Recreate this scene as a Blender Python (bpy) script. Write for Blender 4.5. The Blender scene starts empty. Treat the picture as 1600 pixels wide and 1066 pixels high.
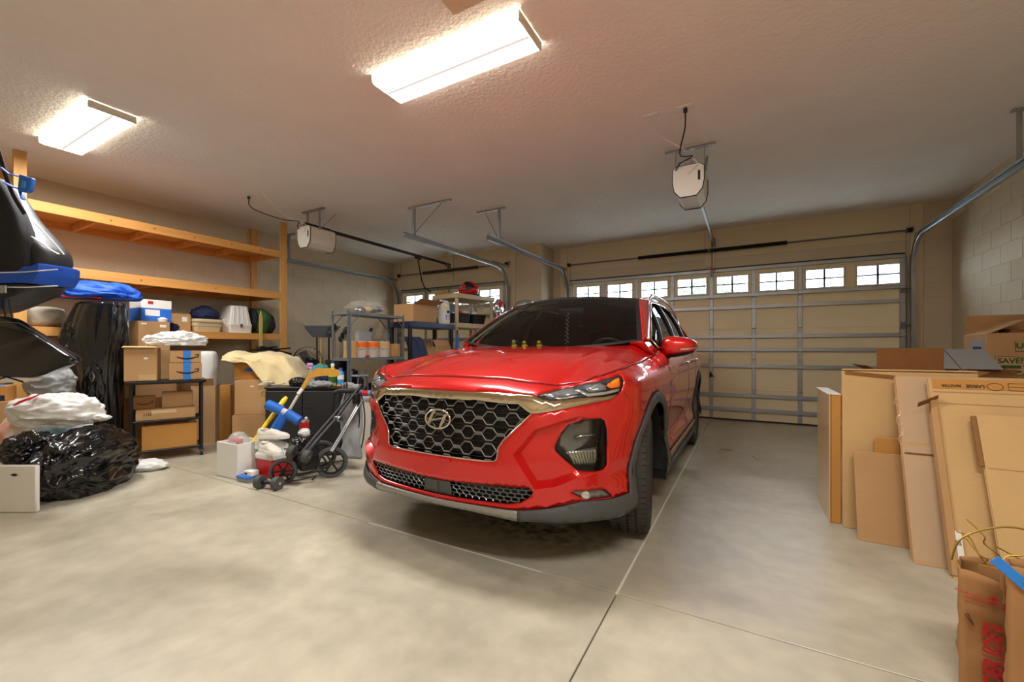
import bpy, bmesh, math, random
from mathutils import Vector, Matrix, noise
from mathutils.geometry import delaunay_2d_cdt
random.seed(7)
PI = math.pi
R = math.radians
scene = bpy.context.scene
C = scene.collection
# ---------------------------------------------------------------- camera
cam_d = bpy.data.cameras.new('camera'); cam = bpy.data.objects.new('camera', cam_d); C.objects.link(cam)
cam.location = (0, 0, 1.146); cam.rotation_euler = (PI/2, 0, .51077)
cam_d.sensor_width = 36; cam_d.lens = 657.6/1600*36; cam_d.shift_y = 11.7/1600; cam_d.clip_start = .02
scene.camera = cam
# ---------------------------------------------------------------- exposure, sky
scene.view_settings.view_transform = 'Standard'; scene.view_settings.look = 'None'
scene.view_settings.gamma = 1; scene.view_settings.use_curve_mapping = False
scene.view_settings.exposure = 2.68
LAMP_STRENGTH = 14.0
w = bpy.data.worlds.new('sky'); scene.world = w; w.use_nodes = True
wb = w.node_tree.nodes['Background']; wb.inputs[0].default_value = (.80, .90, 1.0, 1); wb.inputs[1].default_value = 3.2

# ---------------------------------------------------------------- materials
def lin(c): return tuple((v/255/12.92 if v/255 <= .04045 else ((v/255+.055)/1.055)**2.4) for v in c)
MATS = {}
def mat(name, rgb, rough=.55, metal=0, bump=0, bscale=60, var=0, vscale=4, coat=0, trans=0, emit=0, spec=.5, alpha=1, stretch=None, rvar=0, sheen=0, flake=0):
    """rgb in 0..255 sRGB; var = colour variation by noise; bump = fine relief"""
    m = bpy.data.materials.new(name); m.use_nodes = True; MATS[name] = m
    nt = m.node_tree; b = nt.nodes['Principled BSDF']; L = nt.links.new
    c = lin(rgb)
    b.inputs['Base Color'].default_value = (*c, 1); b.inputs['Roughness'].default_value = rough
    b.inputs['Metallic'].default_value = metal; b.inputs['Specular IOR Level'].default_value = spec
    b.inputs['Coat Weight'].default_value = coat; b.inputs['Coat Roughness'].default_value = .04
    b.inputs['Transmission Weight'].default_value = trans; b.inputs['Alpha'].default_value = alpha
    b.inputs['Sheen Weight'].default_value = sheen
    if emit:
        b.inputs['Emission Color'].default_value = (*c, 1); b.inputs['Emission Strength'].default_value = emit
    tc = nt.nodes.new('ShaderNodeTexCoord'); src = tc.outputs['Object']
    if stretch:
        mp = nt.nodes.new('ShaderNodeMapping'); mp.inputs['Scale'].default_value = stretch; L(src, mp.inputs[0]); src = mp.outputs[0]
    if var or rvar:
        n = nt.nodes.new('ShaderNodeTexNoise'); n.inputs['Scale'].default_value = vscale; n.inputs['Detail'].default_value = 6; n.inputs['Roughness'].default_value = .6
        L(src, n.inputs['Vector'])
        if var:
            r = nt.nodes.new('ShaderNodeValToRGB')
            r.color_ramp.elements[0].position = .3; r.color_ramp.elements[1].position = .72
            r.color_ramp.elements[0].color = (*[v*(1-var) for v in c], 1); r.color_ramp.elements[1].color = (*[min(v*(1+var), 1) for v in c], 1)
            L(n.outputs['Fac'], r.inputs[0]); L(r.outputs[0], b.inputs['Base Color'])
        if rvar:
            mr = nt.nodes.new('ShaderNodeMapRange'); mr.inputs['To Min'].default_value = max(rough-rvar, .02); mr.inputs['To Max'].default_value = min(rough+rvar, 1)
            mr.inputs['From Min'].default_value = .3; mr.inputs['From Max'].default_value = .7
            L(n.outputs['Fac'], mr.inputs['Value']); L(mr.outputs[0], b.inputs['Roughness'])
    if bump:
        n2 = nt.nodes.new('ShaderNodeTexNoise'); n2.inputs['Scale'].default_value = bscale; n2.inputs['Detail'].default_value = 4; L(src, n2.inputs['Vector'])
        bp = nt.nodes.new('ShaderNodeBump'); bp.inputs['Strength'].default_value = bump; bp.inputs['Distance'].default_value = .01
        L(n2.outputs['Fac'], bp.inputs['Height']); L(bp.outputs[0], b.inputs['Normal'])
    return m

# ---------------------------------------------------------------- mesh helpers
class MB:
    """collects shapes and links them as ONE mesh object"""
    def __init__(s): s.v = []; s.f = []; s.mi = []
    def add(s, vs, fs, m=0, M=None):
        o = len(s.v)
        s.v += [tuple(M @ Vector(v)) if M is not None else tuple(v) for v in vs]
        s.f += [tuple(i+o for i in f) for f in fs]; s.mi += [m]*len(fs)
        return s
    def box(s, c, d, bev=0, M=None, m=0):
        x, y, z = (v/2 for v in d); b = min(bev, x*.9, y*.9, z*.9)
        if b <= 0:
            vs = [(i*x, j*y, k*z) for k in (-1, 1) for j in (-1, 1) for i in (-1, 1)]
            fs = [(0,2,3,1),(4,5,7,6),(0,1,5,4),(2,6,7,3),(0,4,6,2),(1,3,7,5)]
        else:
            bm = bmesh.new(); bmesh.ops.create_cube(bm, size=1)
            for v in bm.verts: v.co = (v.co.x*2*x, v.co.y*2*y, v.co.z*2*z)
            bmesh.ops.bevel(bm, geom=list(bm.edges), offset=b, segments=1 if b < .012 else 3, affect='EDGES', profile=.5)
            bm.verts.index_update()
            vs = [tuple(v.co) for v in bm.verts]; fs = [tuple(v.index for v in f.verts) for f in bm.faces]; bm.free()
        T = Matrix.Translation(c)
        return s.add(vs, fs, m, (M @ T) if M is not None else T)
    def cyl(s, a, b, r, n=14, r2=None, cap=True, m=0):
        a, b = Vector(a), Vector(b); d = (b-a); r2 = r if r2 is None else r2
        q = d.to_track_quat('Z', 'Y').to_matrix()
        vs = []
        for P, rr in ((a, r), (b, r2)):
            for k in range(n):
                t = 2*PI*k/n; vs.append(tuple(P+q @ Vector((math.cos(t)*rr, math.sin(t)*rr, 0))))
        fs = [(k, (k+1) % n, n+(k+1) % n, n+k) for k in range(n)]
        if cap: fs += [tuple(range(n-1, -1, -1)), tuple(range(n, 2*n))]
        return s.add(vs, fs, m)
    def tube(s, P, r, n=8, closed=False, m=0, cap=True, flat=1):
        P = [Vector(p) for p in P]; N = len(P); vs = []; up = None
        rs = r if isinstance(r, (list, tuple)) else [r]*N
        for i in range(N):
            if closed: d = P[(i+1) % N]-P[i-1]
            else: d = P[min(i+1, N-1)]-P[max(i-1, 0)]
            d.normalize()
            if up is None:
                up = Vector((0, 0, 1)) if abs(d.z) < .9 else Vector((0, 1, 0))
            up = (up-d*up.dot(d)).normalized(); sd = d.cross(up)
            for k in range(n):
                t = 2*PI*k/n; vs.append(tuple(P[i]+(sd*math.cos(t)+up*math.sin(t)*flat)*rs[i]))
        fs = []
        for i in range(N if closed else N-1):
            j = (i+1) % N
            for k in range(n): fs.append((i*n+k, i*n+(k+1) % n, j*n+(k+1) % n, j*n+k))
        if cap and not closed: fs += [tuple(range(n-1, -1, -1)), tuple(range((N-1)*n, N*n))]
        return s.add(vs, fs, m)
    def lathe(s, prof, n=32, M=None, m=0, caps=True):
        """prof: (r, z) pairs, revolved about z"""
        vs = []; N = len(prof)
        for (r, z) in prof:
            for k in range(n):
                t = 2*PI*k/n; vs.append((r*math.cos(t), r*math.sin(t), z))
        fs = [(i*n+k, i*n+(k+1) % n, (i+1)*n+(k+1) % n, (i+1)*n+k) for i in range(N-1) for k in range(n)]
        if caps: fs += [tuple(range(n-1, -1, -1)), tuple(range((N-1)*n, N*n))]
        return s.add(vs, fs, m, M)
    def prism(s, poly, z0, z1, M=None, m=0):
        n = len(poly)
        vs = [(x, y, z0) for x, y in poly]+[(x, y, z1) for x, y in poly]
        fs = [tuple(range(n-1, -1, -1)), tuple(range(n, 2*n))]+[(k, (k+1) % n, n+(k+1) % n, n+k) for k in range(n)]
        return s.add(vs, fs, m, M)
    def grid(s, fn, nu, nv, m=0, M=None, flip=False):
        vs = [fn(i/nu, j/nv) for j in range(nv+1) for i in range(nu+1)]
        fs = [(j*(nu+1)+i, j*(nu+1)+i+1, (j+1)*(nu+1)+i+1, (j+1)*(nu+1)+i) for j in range(nv) for i in range(nu)]
        if flip: fs = [f[::-1] for f in fs]
        return s.add(vs, fs, m, M)
    def mesh(s, name, mats, smooth=None, recalc=True):
        me = bpy.data.meshes.new(name); me.from_pydata(s.v, [], s.f)
        mats = mats if isinstance(mats, (list, tuple)) else [mats]
        for mm in mats: me.materials.append(MATS[mm] if isinstance(mm, str) else mm)
        if len(mats) > 1: me.polygons.foreach_set('material_index', s.mi)
        if recalc:
            bm = bmesh.new(); bm.from_mesh(me); bmesh.ops.recalc_face_normals(bm, faces=bm.faces); bm.to_mesh(me); bm.free()
        if smooth:
            me.polygons.foreach_set('use_smooth', [True]*len(me.polygons)); me.set_sharp_from_angle(angle=R(smooth))
        me.update(); return me
    def build(s, name, mats, parent=None, loc=(0,0,0), rot=(0,0,0), smooth=None, label=None, recalc=True):
        return place(name, s.mesh(name, mats, smooth, recalc), parent, loc, rot, label)
def place(name, me, parent=None, loc=(0,0,0), rot=(0,0,0), label=None):
    o = bpy.data.objects.new(name, me); C.objects.link(o); o.location = loc; o.rotation_euler = rot
    if parent is not None: o.parent = parent
    if label: o['label'] = label
    return o
def thing(name, label, cat, loc=(0,0,0), rz=0, group=None, rot=None):
    o = bpy.data.objects.new(name, None); C.objects.link(o); o.empty_display_size = .05
    o.location = loc; o.rotation_euler = rot or (0, 0, rz)
    return tag(o, label, cat, group)
def tag(o, label, cat, group=None):
    o['label'] = label; o['category'] = cat
    if group: o['group'] = group
    return o
def struct(o): o['kind'] = 'structure'; return o
def sroot(name, loc=(0,0,0)):
    o = bpy.data.objects.new(name, None); C.objects.link(o); o.location = loc; return struct(o)
def solidify(o, t, offset=0):
    md = o.modifiers.new('thickness', 'SOLIDIFY'); md.thickness = t; md.offset = offset; return o
def rotm(rx=0, ry=0, rz=0): return Matrix.Rotation(rz, 4, 'Z') @ Matrix.Rotation(ry, 4, 'Y') @ Matrix.Rotation(rx, 4, 'X')
def frame(loc, rx=0, ry=0, rz=0): return Matrix.Translation(loc) @ rotm(rx, ry, rz)
def text(s, size, m, parent, loc, rot, name='lettering', bold=0, sx=1, label=None):
    cu = bpy.data.curves.new('t', 'FONT'); cu.body = s; cu.size = size; cu.extrude = .0006; cu.offset = bold; cu.align_x = 'CENTER'; cu.align_y = 'CENTER'
    t = bpy.data.objects.new('t', cu); C.objects.link(t)
    me = bpy.data.meshes.new_from_object(t.evaluated_get(bpy.context.evaluated_depsgraph_get()))
    bpy.data.objects.remove(t); me.materials.clear(); me.materials.append(MATS[m])
    o = place(name, me, parent, loc, rot, label); o.scale = (sx, 1, 1); return o
def fbm(p, oct=3):
    a, f, r = 1.0, 1.0, 0.0
    for i in range(oct):
        r += a*noise.noise(Vector(p)*f); a *= .5; f *= 2.1
    return r
def ridge(p, oct=3):
    a, f, r = 1.0, 1.0, 0.0
    for i in range(oct):
        r += a*(1-2*abs(noise.noise(Vector(p)*f))); a *= .5; f *= 2.0
    return r
def blob(shape, amp=.06, freq=3, seed=0, sub=4, fold=.5, flat=None, M=None, mb=None, squash=None, st=(1,1,1)):
    """crumpled closed skin: ellipsoid (or superellipsoid by squash) with folds; shape = half sizes"""
    bm = bmesh.new(); bmesh.ops.create_icosphere(bm, subdivisions=sub, radius=1)
    vs = []; so = Vector((seed*7.3, seed*3.1, -seed*5.7))
    for v in bm.verts:
        p = v.co.copy()
        if squash:
            e = squash; p = Vector(tuple(math.copysign(abs(c)**e, c) for c in p)); 
        q = Vector((p.x*st[0], p.y*st[1], p.z*st[2]))
        d = amp*(fold*ridge(q*freq+so)*.6+(1-fold)*fbm(q*freq*.6+so))
        p = Vector((p.x*shape[0], p.y*shape[1], p.z*shape[2]))+v.co*d
        if flat is not None and p.z < flat: p.z = flat
        vs.append(tuple(p))
    bm.verts.index_update(); fs = [tuple(v.index for v in f.verts) for f in bm.faces]; bm.free()
    mb = mb or MB(); mb.add(vs, fs, 0, M); return mb
def copy_tree(o, parent=None):
    c = o.copy(); C.objects.link(c)
    if parent is not None: c.parent = parent
    for ch in list(o.children): copy_tree(ch, c)
    return c

# ---------------------------------------------------------------- palette
mat('ceiling_paint', (238,233,228), .9, bump=1.0, bscale=34, var=.03, vscale=2)
mat('wall_paint', (206,190,162), .8, bump=.15, bscale=90, var=.04, vscale=1.5)
mat('trim_paint', (216,198,166), .7, bump=.1, bscale=40)
mat('white_paint', (225,222,214), .45)
mat('joint_dark', (74,68,58), .9, var=.2, vscale=9)
mat('caulk', (228,222,204), .8)
mat('galv', (168,172,176), .42, metal=.85, var=.12, vscale=14, rvar=.12)
mat('galv_dark', (120,122,122), .5, metal=.7, var=.15, vscale=14)
mat('black_metal', (28,28,30), .42, metal=.3, bump=.05)
mat('black_plastic', (24,24,26), .45)
mat('dark_steel', (60,55,52), .5, metal=.6)
mat('rust_steel', (88,68,55), .6, metal=.5, var=.25, vscale=20)
mat('door_skin', (240,224,186), .6, bump=.06, bscale=140, var=.02)
mat('door_frame_white', (216,212,200), .55)
mat('muntin', (110,125,150), .6)
mat('white_plastic', (232,230,224), .4)
mat('offwhite_plastic', (214,206,190), .45)
mat('lamp_body', (226,222,206), .5)
mat('lens', (255,250,240), .35, emit=1)
mat('wood', (214,152,78), .6, var=.2, vscale=3, bump=.15, bscale=25, stretch=(3, .25, 3))
mat('wood_post', (216,160,88), .6, var=.18, vscale=3, bump=.15, bscale=25, stretch=(3, 3, .25))
mat('knot', (120,70,30), .7)
mat('cardboard', (188,146,98), .8, var=.07, vscale=3, bump=.12, bscale=50)
mat('cardboard_light', (208,170,116), .8, var=.06, vscale=3, bump=.12, bscale=50)
mat('cardboard_pale', (198,158,112), .75, var=.06, vscale=3, bump=.12, bscale=50)
mat('cardboard_orange', (192,136,66), .75, var=.06, vscale=3, bump=.1, bscale=50)
mat('cardboard_dark', (138,92,46), .85, var=.12, vscale=4, bump=.12, bscale=50)
mat('corrugate', (150,108,62), .9, bump=.6, bscale=200)
mat('tape', (205,170,120), .25, coat=.4)
mat('tape_clear', (214,186,140), .2, coat=.5)
mat('blue_tape', (40,130,220), .6, var=.08, vscale=30)
mat('ink', (30,26,24), .8)
mat('ink_brown', (92,62,36), .8)
mat('red_ink', (186,30,34), .8)
mat('green_ink', (58,92,40), .8)
mat('paper', (238,236,230), .8)
mat('red_paint', (212,12,12), .27, coat=1.0, metal=.35, var=.04, vscale=2)
mat('glass_dark', (40,46,44), .03, spec=.7)
mat('rubber', (52,50,47), .75, bump=.2, bscale=120)
mat('clad', (74,76,76), .6, bump=.1, bscale=200)
mat('clad_silver', (150,148,142), .45, metal=.5)
mat('chrome', (225,220,210), .08, metal=1)
mat('chrome_warm', (196,182,156), .14, metal=1)
mat('alloy', (170,172,176), .25, metal=.9)
mat('grille_black', (12,12,13), .35)
mat('grille_grey', (128,124,120), .5, metal=.35)
mat('amber', (255,120,10), .25, coat=.6)
mat('lamp_grey', (120,122,122), .2, metal=.3, coat=.6)
mat('reflector', (205,206,205), .15, metal=.8)
mat('interior', (38,38,38), .8)
mat('interior_tan', (176,170,146), .8)
mat('yellow', (250,214,20), .4)
mat('orange', (240,110,20), .45)
mat('bin_black', (13,13,15), .24, coat=.35, bump=.55, bscale=9)
mat('bin_white', (226,226,222), .42, coat=.2, bump=.35, bscale=10)
mat('red_plastic', (208,20,28), .35, coat=.3)
mat('blue_plastic', (40,110,210), .45)
mat('blue_fabric', (22,84,196), .6, bump=.2, bscale=80)
mat('navy_fabric', (24,34,72), .85, bump=.3, bscale=60)
mat('grey_fabric', (150,152,152), .8, bump=.2, bscale=80)
mat('black_fabric', (24,24,26), .8, bump=.25, bscale=150)
mat('black_leather', (40,40,42), .42, bump=.3, bscale=160)
mat('cream_fabric', (226,206,156), .85, bump=.15, bscale=70, sheen=.2)
mat('beige_fabric', (196,188,168), .9, bump=.2, bscale=70)
mat('green_fabric', (52,92,44), .75, bump=.2, bscale=60)
mat('teal_fabric', (60,140,136), .8, bump=.2, bscale=60)
mat('tan_plastic', (206,188,150), .5)
mat('grey_plastic', (92,96,104), .5)
mat('steel_grey_paint', (112,118,120), .5, metal=.2, var=.06, vscale=12)
mat('bluegrey_plastic', (44,60,96), .45)
mat('clear_film', (236,224,206), .12, coat=.3, alpha=.12)
mat('clear_plastic', (220,226,228), .1, alpha=.35)
mat('foil', (205,208,214), .18, metal=.9)
mat('pink', (204,150,206), .45)
mat('lime', (200,206,30), .45)
mat('aqua', (70,160,220), .4)
mat('gold_wire', (190,160,70), .35, metal=.8)
mat('bag_paper', (160,114,68), .85, var=.08, vscale=4, bump=.25, bscale=14)
mat('stake_wood', (196,170,96), .7, var=.1, vscale=6, stretch=(3,3,.3))
mat('stick_wood', (216,160,66), .5, var=.12, vscale=8, stretch=(1,4,4))
mat('shoe_white', (222,216,204), .7, bump=.15, bscale=60)
mat('leaf', (120,132,106), .8, var=.3, vscale=8)
mat('bark', (80,64,48), .9)
mat('asphalt', (170,168,160), .9, var=.1)
mat('denim', (52,66,98), .9, bump=.25, bscale=90)
mat('tread', (66,62,57), .85, bump=.3, bscale=90)
# ================================================================ room
XL, XR, YB, YB2, YF, ZC = -7.10, 2.345, 7.65, 7.10, -1.6, 3.10
STEP_X = -3.35
# concrete material: mottled, power trowelled, with worn stains
def concrete():
    m = bpy.data.materials.new('concrete'); MATS['concrete'] = m; m.use_nodes = True
    nt = m.node_tree; b = nt.nodes['Principled BSDF']; L = nt.links.new; N = nt.nodes.new
    g = N('ShaderNodeNewGeometry')
    n1 = N('ShaderNodeTexNoise'); n1.inputs['Scale'].default_value = 1.1; n1.inputs['Detail'].default_value = 8; n1.inputs['Roughness'].default_value = .62; n1.inputs['Distortion'].default_value = .6
    n2 = N('ShaderNodeTexNoise'); n2.inputs['Scale'].default_value = 9; n2.inputs['Detail'].default_value = 6
    L(g.outputs['Position'], n1.inputs['Vector']); L(g.outputs['Position'], n2.inputs['Vector'])
    r1 = N('ShaderNodeValToRGB'); e = r1.color_ramp.elements
    e[0].position = .30; e[0].color = (*lin((166,159,141)), 1); e[1].position = .70; e[1].color = (*lin((207,199,178)), 1)
    r2 = N('ShaderNodeValToRGB'); e = r2.color_ramp.elements
    e[0].position = .3; e[0].color = (.86, .86, .86, 1); e[1].position = .75; e[1].color = (1.06, 1.05, 1.03, 1)
    L(n1.outputs['Fac'], r1.inputs[0]); L(n2.outputs['Fac'], r2.inputs[0])
    mx = N('ShaderNodeMix'); mx.data_type = 'RGBA'; mx.blend_type = 'MULTIPLY'; mx.inputs[0].default_value = 1
    L(r1.outputs[0], mx.inputs[6]); L(r2.outputs[0], mx.inputs[7])
    # oil stains dripped where engines stand (fixed to the slab)
    dist = N('ShaderNodeVectorMath'); dist.operation = 'DISTANCE'; dist.inputs[1].default_value = (-1.28, 2.18, 0)
    sc = N('ShaderNodeVectorMath'); sc.operation = 'MULTIPLY'; sc.inputs[1].default_value = (1, 2.2, 0)
    dist.inputs[1].default_value = (-1.25, 2.45*2.2, 0)
    L(g.outputs['Position'], sc.inputs[0]); L(sc.outputs[0], dist.inputs[0])
    mr = N('ShaderNodeMapRange'); mr.inputs['From Min'].default_value = .1; mr.inputs['From Max'].default_value = .75; mr.inputs['To Min'].default_value = 1; mr.inputs['To Max'].default_value = 0
    L(dist.outputs['Value'], mr.inputs['Value'])
    n3 = N('ShaderNodeTexNoise'); n3.inputs['Scale'].default_value = 16; n3.inputs['Detail'].default_value = 5; L(g.outputs['Position'], n3.inputs['Vector'])
    r3 = N('ShaderNodeValToRGB'); r3.color_ramp.elements[0].position = .42; r3.color_ramp.elements[1].position = .60; L(n3.outputs['Fac'], r3.inputs[0])
    ml = N('ShaderNodeMath'); ml.operation = 'MULTIPLY'; L(mr.outputs[0], ml.inputs[0]); L(r3.outputs[0], ml.inputs[1])
    mx2 = N('ShaderNodeMix'); mx2.data_type = 'RGBA'; mx2.blend_type = 'MIX'; mx2.inputs[7].default_value = (*lin((64,54,42)), 1)
    L(ml.outputs[0], mx2.inputs[0]); L(mx.outputs[2], mx2.inputs[6]); L(mx2.outputs[2], b.inputs['Base Color'])
    rr = N('ShaderNodeMapRange'); rr.inputs['From Min'].default_value = .3; rr.inputs['From Max'].default_value = .7; rr.inputs['To Min'].default_value = .26; rr.inputs['To Max'].default_value = .46
    L(n1.outputs['Fac'], rr.inputs['Value']); L(rr.outputs[0], b.inputs['Roughness'])
    bp = N('ShaderNodeBump'); bp.inputs['Strength'].default_value = .12; bp.inputs['Distance'].default_value = .01; L(n2.outputs['Fac'], bp.inputs['Height']); L(bp.outputs[0], b.inputs['Normal'])
concrete()
floor = sroot('floor')
MB().box(((XL+XR)/2, (YF+YB)/2, -.06), (XR-XL+.3, YB-YF+.3, .08)).build('slab_bed', 'joint_dark', floor)
JX, JY = [XL, -5.2, -.535, XR], [YF, 1.955, 5.0, YB+.05]
for i in range(3):
    for j in range(3):
        x0, x1, y0, y1 = JX[i]+.003, JX[i+1]-.003, JY[j]+.003, JY[j+1]-.003
        MB().box(((x0+x1)/2, (y0+y1)/2, -.0125), (x1-x0, y1-y0, .025), .002).build('slab', 'concrete', floor)
MB().box((-.535, 4.0, -.004), (.011, 4.1, .010)).build('joint_sealant', 'caulk', floor)
MB().box((-1.55, 1.955, -.004), (1.25, .009, .010)).build('joint_sealant', 'caulk', floor)
struct(MB().box(((XL+XR)/2, (YF+YB)/2, ZC+.05), (XR-XL+.4, YB-YF+.4, .1)).build('ceiling', 'ceiling_paint'))

wl = struct(MB().box((XL-.1, (YF+YB)/2, ZC/2), (.2, YB-YF, ZC)).build('wall_left', 'wall_paint'))
wr = struct(MB().box((XR+.1, (YF+YB)/2, ZC/2), (.2, YB-YF, ZC)).build('wall_right', 'wall_paint'))
struct(MB().box(((XL+XR)/2, YF-.1, ZC/2), (XR-XL, .2, ZC)).build('wall_front', 'wall_paint'))
# painted concrete blocks, running bond, joints recessed
BW, BH = .406, .2035
blk = MB().box((0, 0, 0), (.006, BW-.007, BH-.007), .002).mesh('block', 'wall_paint')
half = MB().box((0, 0, 0), (.006, BW/2-.007, BH-.007), .002).mesh('half_block', 'wall_paint')
def blocks(par, x, y0, y1, z0, z1):
    nr = int(round((z1-z0)/BH))
    for r in range(nr):
        z = z0+(r+.5)*BH; y = y1
        if r % 2:
            place('block', half, par, (x, y-BW/4, z)); y -= BW/2
        while y-BW >= y0-.01:
            place('block', blk, par, (x, y-BW/2, z)); y -= BW
blocks(wl, XL+.001, 2.2, YB2, 0, ZC-.04)
blocks(wr, XR-.001, 3.6, YB, 0, ZC-.04)
# wall with the two garage doors (the bay of the single door stands forward)
wbk = sroot('wall_back')
def wbx(x0, x1, y0, y1, z0, z1, n='wall_panel', m='wall_paint'): return MB().box(((x0+x1)/2, (y0+y1)/2, (z0+z1)/2), (x1-x0, y1-y0, z1-z0)).build(n, m, wbk)
wbx(XL, -6.79, YB2, YB2+.2, 0, ZC); wbx(-6.79, -4.11, YB2, YB2+.2, 2.405, ZC); wbx(-4.11, STEP_X, YB2, YB2+.2, 0, ZC)
wbx(STEP_X-.2, STEP_X, YB2+.2, YB+.2, 0, ZC, 'return_wall'); wbx(STEP_X, -2.96, YB, YB+.2, 0, ZC)
wbx(-2.96, 1.835, YB, YB+.2, 2.405, ZC); wbx(1.835, XR, YB, YB+.2, 0, ZC)
blk2 = MB().box((0, 0, 0), (.28, .006, BH-.007), .002).mesh('block', 'wall_paint')
for r in range(15): place('block', blk2, wbk, (XR-.144, YB-.001, (r+.5)*BH))
# jamb boards and header panels nailed around the openings
k = 0
def trim(x0, x1, y, z0, z1, t=.02):
    global k; k += 1
    struct(MB().box(((x0+x1)/2, y-t/2, (z0+z1)/2), (x1-x0, t, z1-z0), .003).build('trim_%d' % k, 'trim_paint'))
trim(1.925, 2.055, YB, 0, ZC); trim(-3.2, -3.05, YB, 0, ZC); trim(-.62, -.47, YB, 2.5, ZC, .035)
trim(-3.045, -.625, YB, 2.62, ZC, .012); trim(-.465, 1.92, YB, 2.62, ZC, .012)
trim(-6.98, -6.86, YB2, 0, ZC); trim(-4.04, -3.9, YB2, 0, ZC); trim(-5.52, -5.38, YB2, 2.5, ZC, .035)
trim(-6.85, -5.53, YB2, 2.62, ZC, .012); trim(-5.37, -4.05, YB2, 2.62, ZC, .012)
# attic access frame in the ceiling
ah = sroot('trim_attic_hatch', (-1.05, 1.3, ZC))
for (c, d) in (((-.38, 0, -.02), (.09, 1.3, .04)), ((.38, 0, -.02), (.09, 1.3, .04)), ((0, .605, -.02), (.67, .09, .04)), ((0, -.605, -.02), (.67, .09, .04))):
    MB().box(c, d, .004).build('casing', 'trim_paint', ah)
MB().box((0, 0, -.008), (.67, 1.12, .016)).build('hatch_panel', 'trim_paint', ah)
# wrap-around fluorescent fixtures
lens = bpy.data.materials.new('lit_lens'); MATS['lit_lens'] = lens; lens.use_nodes = True
_b = lens.node_tree.nodes['Principled BSDF']; _b.inputs['Base Color'].default_value = (.6, .6, .58, 1)
_b.inputs['Emission Color'].default_value = (1.0, .985, .96, 1)
_n = lens.node_tree; _tc = _n.nodes.new('ShaderNodeTexCoord'); _sp = _n.nodes.new('ShaderNodeSeparateXYZ'); _n.links.new(_tc.outputs['Object'], _sp.inputs[0])
_ab = _n.nodes.new('ShaderNodeMath'); _ab.operation = 'ABSOLUTE'; _n.links.new(_sp.outputs['Y'], _ab.inputs[0])
_mr = _n.nodes.new('ShaderNodeMapRange'); _mr.interpolation_type = 'SMOOTHSTEP'; _mr.inputs['From Min'].default_value = .009; _mr.inputs['From Max'].default_value = .032
_mr.inputs['To Min'].default_value = LAMP_STRENGTH*.006; _mr.inputs['To Max'].default_value = LAMP_STRENGTH   # two tubes behind the lens, a dimmer line between them
_n.links.new(_ab.outputs[0], _mr.inputs['Value']); _n.links.new(_mr.outputs[0], _b.inputs['Emission Strength'])
mat('lens_side', (235,228,205), .4, emit=.8)
def fixture(x, y, label):
    t = thing('ceiling_light', label, 'ceiling light', (x, y, ZC), 0, 'fluorescent ceiling lights')
    w_, d_ = 1.20, .30
    MB().box((0, 0, -.025), (w_-.06, d_-.05, .05), .004).build('housing', 'lamp_body', t)
    for s in (-1, 1): MB().box((s*(w_/2-.006), 0, -.036), (.012, d_, .062), .004).build('end_cap', 'lamp_body', t)
    m = MB(); ms = MB()
    prof = [(-d_/2, -.012), (-d_/2, -.045), (-d_/2+.006, -.060), (-d_/2+.02, -.065), (d_/2-.02, -.065), (d_/2-.006, -.060), (d_/2, -.045), (d_/2, -.012)]
    for i in range(len(prof)-1):
        (a, b), (c, e) = prof[i], prof[i+1]; hw = w_/2-.014
        (m if i == 3 else ms).add([(-hw, a, b), (hw, a, b), (hw, c, e), (-hw, c, e)], [(0, 1, 2, 3)])
    lz = m.build('lens', 'lit_lens', t, smooth=40); ms.build('lens_edge', 'lens_side', lz)
    return t
fixture(-1.742, 2.275, 'long lit wraparound ceiling light above the red car')
fixture(-5.085, 1.395, 'lit wraparound ceiling light close to the wooden wall shelves')
fixture(.55, .1, 'added unseen wraparound ceiling light behind the camera that brightens the garage')  # extra fixture added out of view to raise the room brightness
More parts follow.
